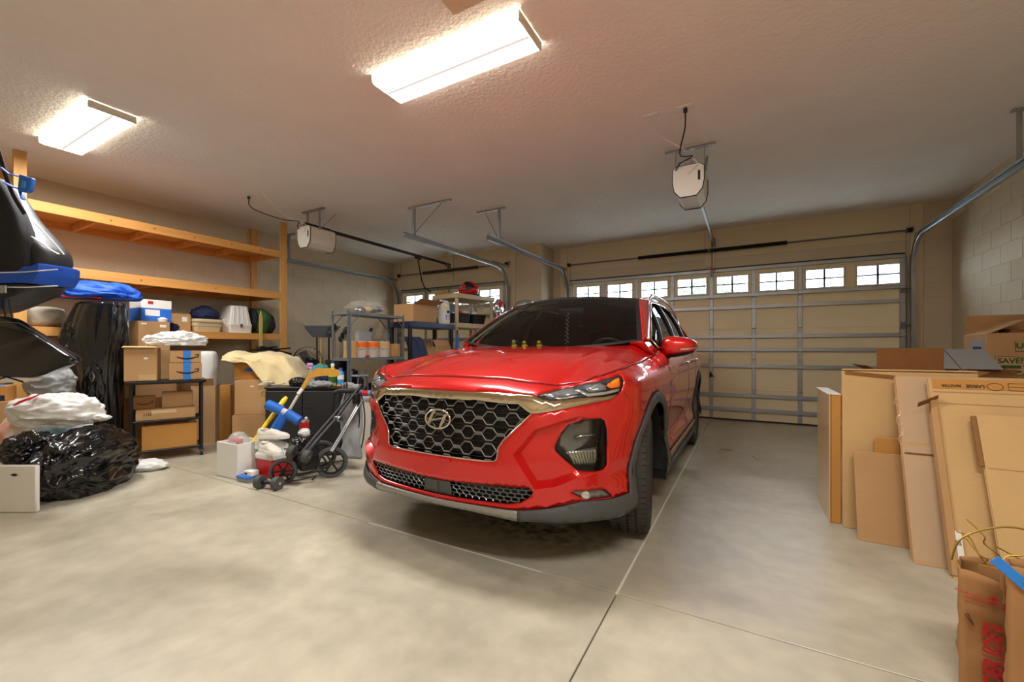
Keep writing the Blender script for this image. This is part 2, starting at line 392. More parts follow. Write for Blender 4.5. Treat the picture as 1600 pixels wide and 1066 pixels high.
# ================================================================ garage doors
# the ground and trees outside
struct(MB().box((-2.4, 19, -.08), (60, 22.2, .1)).build('ground_outside', 'asphalt'))
def garage_door(n, x0, x1, y, zs, struts, stiles, wins, wz, endw=.062):
    d = sroot('door_%d' % n, ((x0+x1)/2, y, 0)); cx = (x0+x1)/2
    for i, (a, b) in enumerate(zip(zs, zs[1:])):
        m = MB(); t = .012
        if i == len(zs)-2:     # top section: cut the window openings
            xs = x0
            edges = [x0]+[v for wv in wins for v in wv]+[x1]
            for q in range(0, len(edges), 2): m.box(((edges[q]+edges[q+1])/2-cx, 0, (a+b)/2), (edges[q+1]-edges[q], t, b-a-.006))
            for (u, v) in wins:
                m.box(((u+v)/2-cx, 0, (a+wz[0])/2), (v-u, t, wz[0]-a-.003)); m.box(((u+v)/2-cx, 0, (b+wz[1])/2), (v-u, t, b-wz[1]-.003))
        else: m.box((0, 0, (a+b)/2), (x1-x0, t, b-a-.006), .002)
        m.build('section', 'door_skin', d)
        if i: MB().box((0, -.008, a), (x1-x0, .012, .01)).build('section_lip', 'door_skin', d)
    MB().box((0, .0, .012), (x1-x0, .05, .024), .004).build('bottom_seal', 'black_plastic', d)
    MB().box((0, .0275, 2.43), (x1-x0, .04, .05)).build('top_seal', 'black_plastic', d)
    for s in (-1, 1): MB().box((s*((x1-x0)/2-.012), .0275, 1.21), (.05, .04, 2.40)).build('side_seal', 'black_plastic', d)
    for z in struts:
        m = MB(); W = x1-x0-.02
        for (yy, zz, ty, tz) in ((-.03, z, .05, .004), (-.055, z-.012, .004, .028), (-.03, z-.024, .05, .004), (-.012, z+.012, .004, .028)): m.box((0, yy, zz), (W, ty, tz))
        m.build('strut', 'galv', d)
    for x in stiles:
        for a, b in zip(zs, zs[1:]): MB().box((x-cx, -.012, (a+b)/2), (.055, .018, b-a-.012), .003).build('stile', 'galv', d)
        for a in zs[1:-1]:
            m = MB().box((x-cx, -.024, a+.035), (.05, .006, .07), .002).box((x-cx, -.024, a-.035), (.04, .006, .07), .002).cyl((x-cx-.028, -.03, a), (x-cx+.028, -.03, a), .008, 10)
            m.build('hinge', 'galv', d, smooth=40)
    for s, xe in ((-1, x0), (1, x1)):
        for a, b in zip(zs, zs[1:]): MB().box((xe-cx-s*endw/2, -.014, (a+b)/2), (endw, .024, b-a-.008), .003).build('end_stile', 'galv', d)
        for a in zs[1:-1]:
            MB().box((xe-cx-s*endw*.45, -.034, a), (.05, .012, .10), .002).cyl((xe-cx-s*.04, -.045, a), (xe-cx+s*.05, -.045, a), .008, 10).build('roller_hinge', 'galv_dark', d, smooth=40)
    for (u, v) in wins:
        fr = MB(); fw = .028; cxw = (u+v)/2-cx; W = v-u; H = wz[1]-wz[0]; cz = (wz[0]+wz[1])/2
        fr.box((cxw, -.014, wz[0]-fw/2+.006), (W+2*fw, .022, fw), .004).box((cxw, -.014, wz[1]+fw/2-.006), (W+2*fw, .022, fw), .004)
        fr.box((u-cx-fw/2+.006, -.014, cz), (fw, .022, H), .004).box((v-cx+fw/2-.006, -.014, cz), (fw, .022, H), .004)
        f = fr.build('window_frame', 'door_frame_white', d)
        MB().box((cxw, .002, cz), (W, .004, H)).build('pane', 'window_glass', f)
        MB().box((cxw, -.006, cz), (.028, .014, H)).build('muntin', 'muntin', f)
        MB().box((cxw, -.006, cz), (W, .014, .022)).build('muntin', 'muntin', f)
    return d
gl = bpy.data.materials.new('window_glass'); MATS['window_glass'] = gl; gl.use_nodes = True
_nt = gl.node_tree; _nt.nodes.clear(); _o = _nt.nodes.new('ShaderNodeOutputMaterial'); _t = _nt.nodes.new('ShaderNodeBsdfTransparent'); _g = _nt.nodes.new('ShaderNodeBsdfGlossy'); _m = _nt.nodes.new('ShaderNodeMixShader')
_t.inputs[0].default_value = (.93, .97, 1, 1); _g.inputs['Roughness'].default_value = .05; _m.inputs[0].default_value = .06
_nt.links.new(_t.outputs[0], _m.inputs[1]); _nt.links.new(_g.outputs[0], _m.inputs[2]); _nt.links.new(_m.outputs[0], _o.inputs[0])
ZS = [0.01, .50, .98, 1.46, 1.95, 2.43]
RW = [(-2.834,-2.392),(-2.237,-1.795),(-1.634,-1.198),(-1.037,-.592),(-.438,.005),(.161,.606),(.753,1.199),(1.348,1.805)]
DR = garage_door(1, -2.99, 1.865, 7.60, ZS, [2.405, 1.99, 1.80, 1.337, 1.13, .872, .407, .18], [-2.32, -1.72, -1.12, -.52, .08, .68], RW, (2.04, 2.305))
LW = [(-6.617,-6.16),(-5.985,-5.53),(-5.33,-4.88),(-4.67,-4.215)]
DL = garage_door(2, -6.82, -4.08, 7.04, ZS, [2.405, 1.99, 1.80, 1.337, 1.13, .872, .407, .18], [-6.07, -5.44, -4.78], LW, (2.04, 2.305))
MB().box((0,0,0), (.03,.012,.09), .004).cyl((0,-.01,.02), (.05,-.035,-.03), .008, 8).build('lock_lever', 'black_metal', DR, (-.53+.5625, -.05, .72), smooth=40)
# spring shafts, tracks
def shaft(lab, x0, x1, y, z, s0, s1, brx, m_spring, pulley):
    t = thing('torsion_shaft', lab, 'garage door spring', ((x0+x1)/2, y, z)); cx = (x0+x1)/2
    MB().cyl((x0-cx, 0, 0), (x1-cx, 0, 0), .0125, 12).build('shaft', 'galv_dark', t, smooth=40)
    for a, b in ((s0, brx-.03), (brx+.03, s1)):
        n = int((b-a)/.011); P = []
        for i in range(n*8+1):
            u = i/(n*8); P.append((a+(b-a)*u-cx, math.cos(u*n*2*PI)*.027, math.sin(u*n*2*PI)*.027))
        MB().tube(P, .0052, 5).build('spring', m_spring, t, smooth=60)
        for e in (a, b): MB().cyl((e-cx-.014, 0, 0), (e-cx+.014, 0, 0), .034, 16, r2=.028).build('winding_cone', 'black_metal', t, smooth=40)
    MB().box((brx-cx, .045, .0), (.05, .09, .006), .002).box((brx-cx, .088, 0), (.06, .006, .14), .002).box((brx-cx, 0, 0), (.012, .07, .07), .003).build('anchor_bracket', 'galv_dark', t)
    for e in (x0+.02, x1-.02):
        MB().lathe([(.012,-.025),(.036,-.025),(.038,-.02),(.032,-.012),(.032,.012),(.038,.02),(.036,.025),(.012,.025)], 20, frame((e-cx,0,0), 0, PI/2, 0)).build('cable_drum', 'black_metal', t, smooth=40)
        MB().box((e-cx+(.045 if e > cx else -.045), .04, .022), (.006, .10, .06), .002).build('end_bearing_plate', 'galv', t)
        MB().cyl((e-cx-(.04 if e > cx else -.04), -.03, 0), (e-cx-(.04 if e > cx else -.04), -.03, -1.0), .002, 6).build('lift_cable', 'dark_steel', t)
shaft('long spring shaft with black springs over the wide garage door', -3.0, 1.915, 7.55, 2.74, -1.664, .504, -.555, 'black_metal', 0)
shaft('short spring shaft with rusty brown springs over the single garage door', -6.85, -4.02, 7.0, 2.775, -6.1, -4.72, -5.45, 'rust_steel', 0)
CH = [(-.026,.0),(-.026,.024),(.026,.024),(.026,.0)]     # rolled C section of a track
def track(lab, x, side, y, z, yfront, br, brz=True, hx=0):
    """vertical track beside a door, curved onto a horizontal run hung from the ceiling"""
    t = thing('door_track', lab, 'door track', (x, y-.05, 0)); r = .40
    P = [(0, 0, .03), (0, 0, .8), (0, 0, z-r)]
    for i in range(1, 13):
        a = i/12*PI/2; P.append((0, -r+r*math.cos(a), z-r+r*math.sin(a)))
    P += [(0, -(y-.05-yfront), z)]
    prof = [(-.022,-.026),(-.024,.0),(-.022,.026),(.010,.028),(.014,.022),(.016,.028),(.010,.033),(-.026,.031),(-.029,0),(-.026,-.031),(.010,-.033),(.016,-.028),(.014,-.022),(.010,-.028)]
    m = MB(); np_ = len(prof); vs = []
    for i, p in enumerate(P):
        a = Vector(P[max(i-1, 0)]); b = Vector(P[min(i+1, len(P)-1)]); dd = (b-a).normalized(); nn = Vector((0, dd.z, -dd.y))
        for (u, v) in prof: vs.append(tuple(Vector(p)+Vector((-side*u, 0, 0))+nn*v))
    fs = [(i*np_+k_, i*np_+(k_+1) % np_, (i+1)*np_+(k_+1) % np_, (i+1)*np_+k_) for i in range(len(P)-1) for k_ in range(np_)]
    m.add(vs, fs); m.build('rail', 'galv', t, smooth=40)
    MB().box((side*.03, .035, z*.45), (.004, .05, z*.85)).box((side*.03, -.26, z+.034), (.004, .62, .045)).build('angle_iron', 'galv', t)
    for zz in (.3, 1.0, 1.7): MB().box((side*.03, .06, zz), (.05, .05, .06), .002).build('jamb_bracket', 'galv', t)
    if br:
        (bx0, bx1, by) = br; yl = by-(y-.05)
        m = MB().box(((bx0+bx1)/2-x, yl, ZC-.012), (bx1-bx0, .04, .022), .002); m.build('ceiling_angle', 'galv', t)
        MB().box((0+hx, yl, (z+.03+ZC-.02)/2), (.035, .004, ZC-.02-z-.03)).box((.016+hx, yl+.016, (z+.03+ZC-.02)/2), (.004, .035, ZC-.02-z-.03)).build('hanger', 'galv', t)
        e = bx0-x+.14 if abs(bx0-x) > abs(bx1-x) else bx1-x-.14
        MB().tube([(hx, yl, z+.03), (e, yl, ZC-.02)], .012, 4, flat=.3).build('brace', 'galv', t)
    return t
track('galvanised track on the right of the wide door beside the grey block wall', 1.925, 1, 7.60, 2.637, 4.4, (1.88, 2.33, 5.0))
track('galvanised track between the doors, hung by a V shaped bracket', -3.03, -1, 7.60, 2.637, 4.76, (-3.39, -2.92, 5.02))
track('galvanised track on the right of the single door, hung by one flat strap', -4.03, 1, 7.04, 2.68, 4.22, (-4.11, -3.38, 4.40))
track('galvanised track along the left wall beside the single door', -6.87, -1, 7.04, 2.655, 4.35, (-7.05, -6.7, 4.42))
# openers
def opener(lab, x, y0, z, y_end, col_dark, arm):
    t = thing('garage_door_opener', lab, 'garage door opener', (x, y0, z))
    prof = [(-.135,.10),(-.135,-.02),(-.12,-.10),(-.07,-.16),(.07,-.16),(.12,-.10),(.135,-.02),(.135,.10),(.10,.13),(-.10,.13)]
    m = MB(); n = len(prof)
    M = Matrix(((1,0,0,0),(0,0,1,0),(0,1,0,0),(0,0,0,1)))
    m.prism(prof, -.0, .40, M); m.build('motor_housing', 'offwhite_plastic', t)
    MB().prism([(a*1.0, b*1.0) for a, b in prof], -.012, -.001, M).build('back_plate', 'white_plastic', t)
    MB().tube([(a*1.02, -.004, b*1.02) for a, b in prof], .006, 6, closed=True).build('seam_gasket', 'black_plastic', t, smooth=60)
    MB().tube([(a*1.02, .40, b*1.02) for a, b in prof], .005, 6, closed=True).build('light_lens_edge', 'black_plastic', t, smooth=60)
    MB().box((.095, -.014, .02), (.02, .006, .09), .002).build('terminal_label', 'ink', t)
    MB().box((0, .40+(y_end-y0-.40)/2, .16), (.03, y_end-y0-.40, .045), .002).box((0, .2, .16), (.05, .4, .05), .002).build('rail', 'galv' if not col_dark else 'dark_steel', t)
    MB().box((0, y_end-y0-.03, .15), (.05, .09, .07), .003).box((0, y_end-y0+.03, .12), (.06, .05, .12), .003).build('header_bracket', 'galv_dark', t)
    # hangers up to the ceiling angle
    h = ZC-z
    for s in (-1, 1):
        MB().box((s*.13, .14, (h+.08)/2), (.004, .032, h-.06), .001).build('hanger_strap', 'galv', t)
        MB().tube([(s*.13, .14, .10), (s*.13, .40, h-.015)], .014, 4, flat=.25).build('hanger_brace', 'galv', t)
    MB().box((.0, .14, h-.012), (.46, .04, .022), .002).build('ceiling_angle', 'galv', t)
    yo = -.62
    MB().box((-.22, yo, h-.006), (.12, .075, .012), .003).build('outlet_plate', 'white_plastic', t)
    MB().box((.05, yo, h-.006), (.12, .075, .012), .003).build('outlet_plate', 'white_plastic', t)
    a, b = ((-.22, .05) if not col_dark else (.05, -.22))
    MB().tube(catmull3([(a, yo, h-.01), (a+.03, yo+.1, h-.11), (0, yo+.33, h-.2), (.03, -.1, .17), (.08, -.03, .12), (0, -.016, .04)]), .0045, 6).build('bell_wire', 'white_plastic', t, smooth=60)
    MB().box((b, yo, h-.03), (.03, .03, .04), .006).tube(catmull3([(b, yo, h-.04), (b-.01, yo+.05, h-.15), (-.03, yo+.3, h-.25), (.05, yo+.5, .16), (-.06, -.06, .14), (-.11, -.01, .10)]), .006, 6).build('power_cord', 'black_plastic', t, smooth=60)
    if arm:
        (ty, tz, dz) = arm
        MB().box((0, ty-y0, .12), (.045, .14, .05), .003).build('trolley', 'dark_steel', t)
        MB().tube([(0, ty-y0, .10), (0, ty-y0+.10, -.28), (0, ty-y0+.18, -.40), (0, ty-y0+.36, -.46)], .012, 6).build('door_arm', 'black_metal', t, smooth=50)
    return t
def catmull3(P, n=8):
    Q = [P[0]]+list(P)+[P[-1]]; out = []
    for i in range(1, len(Q)-2):
        p0, p1, p2, p3 = Q[i-1:i+3]
        for k_ in range(n):
            u = k_/n; out.append(tuple(.5*((2*b)+(-a+c)*u+(2*a-5*b+4*c-d_)*u*u+(-a+3*b-3*c+d_)*u**3) for a, b, c, d_ in zip(p0, p1, p2, p3)))
    out.append(tuple(P[-1])); return out
op = opener('white opener motor hung over the red car with a bright silver rail', -.49, 4.27, 2.74, 7.52, False, None)
MB().tube([(-.01, 3.15, .1), (-.01, 3.15, -.28)], .007, 6).build('release_cord', 'rust_steel', op, smooth=60)
MB().box((-.01, 3.15, -.33), (.035, .02, .03), .006).tube([(-.05, 3.15, -.33), (.04, 3.15, -.345)], .009, 8).build('release_handle', 'red_plastic', op, smooth=50)
MB().box((-.02, 3.22, -.36), (.03, .02, .16), .003).build('door_arm_stub', 'galv_dark', op)
op2 = opener('white opener motor with a dark rail beside the wooden shelf post', -5.33, 3.66, 2.70, 6.85, True, (5.95, 0, 0))
# ---------------------------------------------------------------- car: surface functions
CAR_X, CAR_Y = -1.465, 1.775
PLAN = [(-.25,.008),(0,0),(.25,.008),(.45,.035),(.60,.085),(.72,.16),(.825,.275),(.893,.39),(.936,.50),(.957,.62),(.968,.9),
        (.97,1.6),(.97,2.6),(.968,3.4),(.955,3.95),(.925,4.3),(.865,4.56),(.74,4.69),(.42,4.755),(0,4.77),(-.42,4.755)]
def catmull(P, n=24):
    out = []
    for i in range(1, len(P)-2):
        p0,p1,p2,p3 = P[i-1],P[i],P[i+1],P[i+2]
        for k in range(n):
            t = k/n
            out.append(tuple(.5*((2*b)+(-a+c)*t+(2*a-5*b+4*c-d)*t*t+(-a+3*b-3*c+d)*t**3) for a,b,c,d in zip(p0,p1,p2,p3)))
    out.append(tuple(P[-2]))
    return out
_pl = catmull(PLAN)
_sl = [0.0]
for _i in range(1, len(_pl)):
    _sl.append(_sl[-1]+math.hypot(_pl[_i][0]-_pl[_i-1][0], _pl[_i][1]-_pl[_i-1][1]))
S_END = _sl[-1]
def plan_at(s):
    s = min(max(s, 0), S_END-1e-6)
    lo, hi = 0, len(_sl)-1
    while hi-lo > 1:
        m = (lo+hi)//2
        if _sl[m] <= s: lo = m
        else: hi = m
    t = (s-_sl[lo])/(_sl[hi]-_sl[lo])
    a, b = _pl[lo], _pl[hi]
    x, y = a[0]+(b[0]-a[0])*t, a[1]+(b[1]-a[1])*t
    i0, i1 = max(lo-3,0), min(hi+3,len(_pl)-1)
    tx, ty = _pl[i1][0]-_pl[i0][0], _pl[i1][1]-_pl[i0][1]
    if s < .05: tx, ty = 1, ty*s/.05
    L = math.hypot(tx, ty)
    return x, y, ty/L, -tx/L          # outward normal (nx, ny)
def s_of_y(y):                        # on the flank
    for i in range(30, len(_pl)):
        if _pl[i][1] >= y: return _sl[i]
def lut(T, v):
    if v <= T[0][0]: return T[0][1]
    for (a, fa), (b, fb) in zip(T, T[1:]):
        if v <= b:
            t = (v-a)/(b-a)
            return fa+(fb-fa)*t
    return T[-1][1]
def slut(T, v):
    if v <= T[0][0]: return T[0][1]
    for (a, fa), (b, fb) in zip(T, T[1:]):
        if v <= b:
            t = (v-a)/(b-a); t = t*t*(3-2*t)
            return fa+(fb-fa)*t
    return T[-1][1]
S_COR = s_of_y(.50)
ZTOP = [(0,.988),(.3,.984),(.55,.965),(.72,.952),(.85,.965),(.98,.998),(1.06,1.02),(1.12,1.032),(1.5,1.058),(2.0,1.085),(2.15,1.10),(2.3,1.142),(3.6,1.175),(4.6,1.20),(S_END,1.20)]
def z_top(s): return slut(ZTOP, s)
TOPA = [(0,.10),(.5,.115),(.72,.14),(.9,.085),(1.06,.06),(1.3,.085),(2.1,.10),(2.4,.115),(5,.11),(S_END,.05)]
TOPH = [(0,.075),(.72,.085),(1.06,.06),(1.3,.10),(2.2,.14),(2.5,.22),(S_END,.25)]
BF = [(.22,.04),(.29,.012),(.33,0),(.38,.012),(.45,.004),(.57,.0),(.75,.018),(.915,.045),(1.1,.06)]
BS = [(.2,.03),(.28,.004),(.36,0),(.42,.012),(.50,.026),(.60,.018),(.78,.0),(.90,.0),(1.2,.012)]
def belt_off(s, z):
    zt = z_top(s); A = lut(TOPA, s); h = lut(TOPH, s)
    t = (zt-z)/h
    g = (1-t)**2*A if t < 1 else 0
    w = min(max((s-.75)/.45, 0), 1); w = w*w*(3-2*w)
    return g+slut(BF, z)*(1-w)+slut(BS, z)*w
def belt(s, z, extra=0.0):            # car-local point; extra > 0 pushes inwards
    x, y, nx, ny = plan_at(s)
    o = belt_off(s, z)+extra
    return (x-nx*o, y-ny*o, z)
# ================================================================ car
wsm = bpy.data.materials.new('windshield'); MATS['windshield'] = wsm; wsm.use_nodes = True
def tinted(m, tint, refl=1.45):
    nt = m.node_tree; nt.nodes.clear(); N = nt.nodes.new; L = nt.links.new
    o = N('ShaderNodeOutputMaterial'); t = N('ShaderNodeBsdfTransparent'); g = N('ShaderNodeBsdfGlossy'); x = N('ShaderNodeMixShader'); fr = N('ShaderNodeFresnel')
    t.inputs[0].default_value = (*tint, 1); g.inputs['Roughness'].default_value = .02; fr.inputs['IOR'].default_value = refl
    L(fr.outputs[0], x.inputs[0]); L(t.outputs[0], x.inputs[1]); L(g.outputs[0], x.inputs[2]); L(x.outputs[0], o.inputs[0])
tinted(wsm, (.55, .60, .56))
sgm = bpy.data.materials.new('side_glass'); MATS['side_glass'] = sgm; sgm.use_nodes = True; tinted(sgm, (.22, .24, .24), 1.7)
clm = bpy.data.materials.new('lamp_cover'); MATS['lamp_cover'] = clm; clm.use_nodes = True; tinted(clm, (.92, .93, .93))
car = thing('car', 'glossy red crossover car parked nose out with a hexagon mesh grille', 'car', (CAR_X, CAR_Y, 0), R(.15))
def inpoly(p, poly):
    x, y = p; c = False; n = len(poly); j = n-1
    for i in range(n):
        xi, yi = poly[i]; xj, yj = poly[j]
        if (yi > y) != (yj > y) and x < (xj-xi)*(y-yi)/(yj-yi)+xi: c = not c
        j = i
    return c
def segd(p, a, b):
    ax, ay = a; bx, by = b; px, py = p; dx, dy = bx-ax, by-ay; l = dx*dx+dy*dy
    t = 0 if l == 0 else max(0, min(1, ((px-ax)*dx+(py-ay)*dy)/l))
    return math.hypot(px-ax-t*dx, py-ay-t*dy)
def polyd(p, poly): return min(segd(p, poly[i-1], poly[i]) for i in range(len(poly)))
def resample(poly, step, closed=True):
    out = []; n = len(poly)
    for i in range(n if closed else n-1):
        a, b = poly[i], poly[(i+1) % n]; k_ = max(1, int(math.hypot(a[0]-b[0], a[1]-b[1])/step))
        out += [(a[0]+(b[0]-a[0])*q/k_, a[1]+(b[1]-a[1])*q/k_) for q in range(k_)]
    if not closed: out.append(poly[-1])
    return out
SF, SR = s_of_y(.945), s_of_y(3.71)
def arc(sc, r, a0, a1, n, zc=.37): return [(sc+r*math.cos(R(a0+(a1-a0)*i/n)), zc+r*math.sin(R(a0+(a1-a0)*i/n))) for i in range(n+1)]
G_ = [(0,.875),(.23,.88),(.476,.869),(.545,.823),(.40,.685),(.378,.651),(.37,.592),(.356,.58),(.33,.577),(0,.573)]
CHR = [(0,.916),(.327,.92),(.546,.915),(.577,.904),(.635,.888),(.668,.887),(.80,.898),(.954,.901),(1.04,.911),(.985,.886),(.835,.866),(.579,.826),(.545,.823),(.476,.869),(.23,.88),(0,.875)]
DRL = [(.576,.915),(.649,.927),(.804,.948),(.949,.976),(1.085,1.008),(1.095,.999),(1.066,.925),(1.04,.911),(.954,.901),(.80,.898),(.668,.887),(.635,.888),(.577,.904)]
FOG = [(.67,.658),(.707,.723),(.751,.767),(.827,.788),(.919,.794),(.943,.782),(.956,.734),(.961,.645),(.96,.55),(.934,.533),(.879,.531),(.801,.54),(.77,.554),(.67,.636)]
REC = [(.563,.746),(.455,.621),(.564,.458),(.66,.47),(.80,.52),(.98,.52),(.99,.80),(.80,.81),(.70,.79)]
INT = [(0,.443),(.1,.445),(.349,.459),(.54,.463),(.557,.444),(.548,.418),(.492,.383),(.422,.372),(.129,.364),(0,.362)]
SKI = [(0,.343),(.295,.348),(.481,.350),(.479,.295),(.378,.306),(.227,.314),(0,.313)]
LFG = [(.739,.442),(.771,.447),(.939,.436),(.998,.388),(.905,.391),(.827,.393)]
zb = .30
A_IN = .44; A_OUT = .505
def cut(sc, r, z): return math.sqrt(r*r-(z-.37)**2)
bottom = [(0,.313),(.227,.314),(.378,.306),(.479,.295),(.58,.30),(.9,.287),(1.04,.280),(1.116,.29),(SF-cut(SF, A_IN, .30), .30)]
archF = arc(SF, A_IN, 180+math.degrees(math.asin(.07/A_IN)), math.degrees(-math.asin(.14/A_IN)), 28)
archR = arc(SR, A_IN, 180+math.degrees(math.asin(.14/A_IN)), math.degrees(-math.asin(.07/A_IN)), 28)
SILL = .23
DOM = bottom[:-1]+archF+archR+[(SR+.62,.30),(S_END-.45,.30),(S_END,.30)]
topl = [(S_END*(1-i/110), z_top(S_END*(1-i/110))) for i in range(111)]
DOM += topl
CLF = [(.481,.350),(.58,.361),(.80,.392),(.991,.383),(1.119,.388)]+arc(SF, A_OUT, 176, -9, 26)+[(SF+.62,.315),(SR-.62,.315)]+arc(SR, A_OUT, 189, 4, 26)+[(S_END-.4,.42),(S_END,.42),(S_END,.29),(SR+A_IN,.29)]
CLF += [(SR+A_IN-.02,.29)]
CLAD_TOP = CLF[:-2]
CLADP = CLAD_TOP+[(S_END,.1),(.479,.1),(.479,.295)]
CHS = [(SF+.56,.345),(SR-.56,.345),(SR-.53,.385),(SF+.53,.385)]        # bright strip along the sill
regions = [('grille_hole', G_), ('chrome', CHR), ('headlight', DRL), ('fog_hole', FOG), ('intake_hole', INT), ('skid', SKI), ('low_fog', LFG), ('chrome_sill', CHS), ('clad', CLADP)]
def inset(poly, d):
    out = []; n = len(poly); A_ = sum(poly[i-1][0]*poly[i][1]-poly[i][0]*poly[i-1][1] for i in range(n)); sg = 1 if A_ > 0 else -1
    for i in range(n):
        a, b, c = poly[i-1], poly[i], poly[(i+1) % n]
        def nn(p, q): L_ = math.hypot(q[0]-p[0], q[1]-p[1]); return (-(q[1]-p[1])/L_*sg, (q[0]-p[0])/L_*sg)
        n1, n2 = nn(a, b), nn(b, c); k_ = 1+n1[0]*n2[0]+n1[1]*n2[1]
        out.append((b[0]+(n1[0]+n2[0])/k_*d, b[1]+(n1[1]+n2[1])/k_*d))
    return out
REC_IN = inset(REC, .024)
def rec_extra(s, z):
    e = 0
    if .44 < s < 1.0 and .44 < z < .83 and inpoly((s, z), REC):
        d_ = polyd((s, z), REC); r_ = min(d_/.024, 1)
        q = min(max((s-.60)/.36, 0), 1); e += .055*r_*(1-q*q*(3-2*q))
    # character lines on the flank
    if s > 1.3:
        e -= .010*math.exp(-((z-(.93+.012*(s-2)))/.022)**2)*min((s-1.3)/.3, 1)
        e += .020*math.exp(-((z-(.52+.02*(s-2)))/.08)**2)*min(max((s-2.15)/.3, 0), 1)*min(max((3.95-s)/.3, 0), 1)
    return e
def region_off(nm):
    return {'clad': -.012, 'skid': -.014, 'chrome': -.004, 'headlight': .003, 'low_fog': .012, 'chrome_sill': -.006}.get(nm, 0)
def half_cdt():
    pts = []; edges = []
    def loop(poly, step, closed=True):
        q = resample(poly, step, closed); o = len(pts)
        pts.extend(q); n = len(q)
        edges.extend((o+i, o+(i+1) % n) for i in range(n if closed else n-1))
    loop(DOM, .03)
    for nm, p in regions:
        if nm != 'clad': loop(p, .02)
    loop(CLAD_TOP[:-2], .025, False)
    loop(REC, .02)
    loop(REC_IN, .02)
    for dz in (.008, .018, .030, .044, .060):
        q = []
        s = 0
        while s < 2.3:
            q.append((s, z_top(s)-dz)); s += .022
        run = []
        for p in q:     # break the row where it meets another outline
            if any(polyd(p, r_) < .006 for r_ in (CHR, DRL)) or (inpoly(p, DRL) and dz > .02):
                if len(run) > 1: loop(run, 1, False)
                run = []
            else: run.append(p)
        if len(run) > 1: loop(run, 1, False)
    allp = [p for _, p in regions]+[REC, DOM]
    base = [p for p in pts]
    cell = {}
    for p in base: cell.setdefault((int(p[0]/.03), int(p[1]/.03)), []).append(p)
    s = .013; row = 0
    s = 0
    while s < S_END:
        st = .022 if s < 1.3 else .045
        row += 1; z = .25+(st/2 if row % 2 else 0)
        while z < 1.22:
            p = (s+random.uniform(-.001, .001)+.004, z)
            near = any(abs(q[0]-p[0]) < .011 and abs(q[1]-p[1]) < .011 for i in (-1, 0, 1) for j in (-1, 0, 1) for q in cell.get((int(p[0]/.03)+i, int(p[1]/.03)+j), ()))
            if not near and inpoly(p, DOM): pts.append(p)
            z += st
        s += st
    vo, eo, fo, *_ = delaunay_2d_cdt([Vector(p) for p in pts], edges, [], 0, 1e-5)
    return vo, fo
cv, cf = half_cdt()
groups = {}
for f in cf:
    c = ((cv[f[0]].x+cv[f[1]].x+cv[f[2]].x)/3, (cv[f[0]].y+cv[f[1]].y+cv[f[2]].y)/3)
    if not inpoly(c, DOM): continue
    nm = 'body'
    for rn, p in regions:
        if inpoly(c, p): nm = rn; break
    if nm.endswith('hole'): continue
    groups.setdefault(nm, []).append(f)
def belt_part(nm, faces, name, material, sides=(1, -1), label=None, recalc=False):
    out = []
    idx = {}; vs = []; fs = []
    eo = region_off(nm)
    for f in faces:
        t = []
        for i in f:
            if i not in idx:
                idx[i] = len(vs); s_, z_ = cv[i].x, cv[i].y
                vs.append(belt(max(s_, 0), z_, rec_extra(s_, z_)+eo))
            t.append(idx[i])
        fs.append(tuple(t))
    if nm in ('body', 'clad', 'chrome', 'skid'):
        m = MB(); m.add(vs, fs); m.add([(-x, y, z) for x, y, z in vs], [g[::-1] for g in fs])
        m2 = m
        me = m2.mesh(name, material, None, False)
        bm = bmesh.new(); bm.from_mesh(me); bmesh.ops.remove_doubles(bm, verts=bm.verts, dist=.0004); bmesh.ops.recalc_face_normals(bm, faces=bm.faces); bm.to_mesh(me); bm.free()
        me.polygons.foreach_set('use_smooth', [True]*len(me.polygons)); me.set_sharp_from_angle(angle=R(38))
        o = place(name, me, car, label=label); solidify(o, .012, -1); return [o]
    for sd in sides:
        m = MB().add([(sd*x, y, z) for x, y, z in vs], [g[::sd] for g in fs])
        o = m.build(name, material, car, smooth=40, label=label); solidify(o, .006, -1); out.append(o)
    return out
belt_part('body', groups['body'], 'body_shell', 'red_paint', label='glossy metallic red body panels')
belt_part('clad', groups['clad'], 'lower_cladding', 'clad', label='grey plastic cladding round arches and sills')
belt_part('skid', groups['skid'], 'skid_plate', 'clad_silver', label='silver skid strip under the bumper')
belt_part('chrome', groups['chrome'], 'chrome_bar', 'chrome_warm', label='satin chrome bar running into both headlights')
belt_part('chrome_sill', groups['chrome_sill'], 'sill_strip', 'chrome_warm')
belt_part('low_fog', groups['low_fog'], 'fog_light', 'lamp_grey')
hl = belt_part('headlight', groups['headlight'], 'running_light', 'black_plastic')
def on_belt(P, ex, sd): return [tuple((lambda q: (q[0]*sd, q[1], q[2]))(belt(s_, z_, rec_extra(s_, z_)+ex))) for s_, z_ in P]
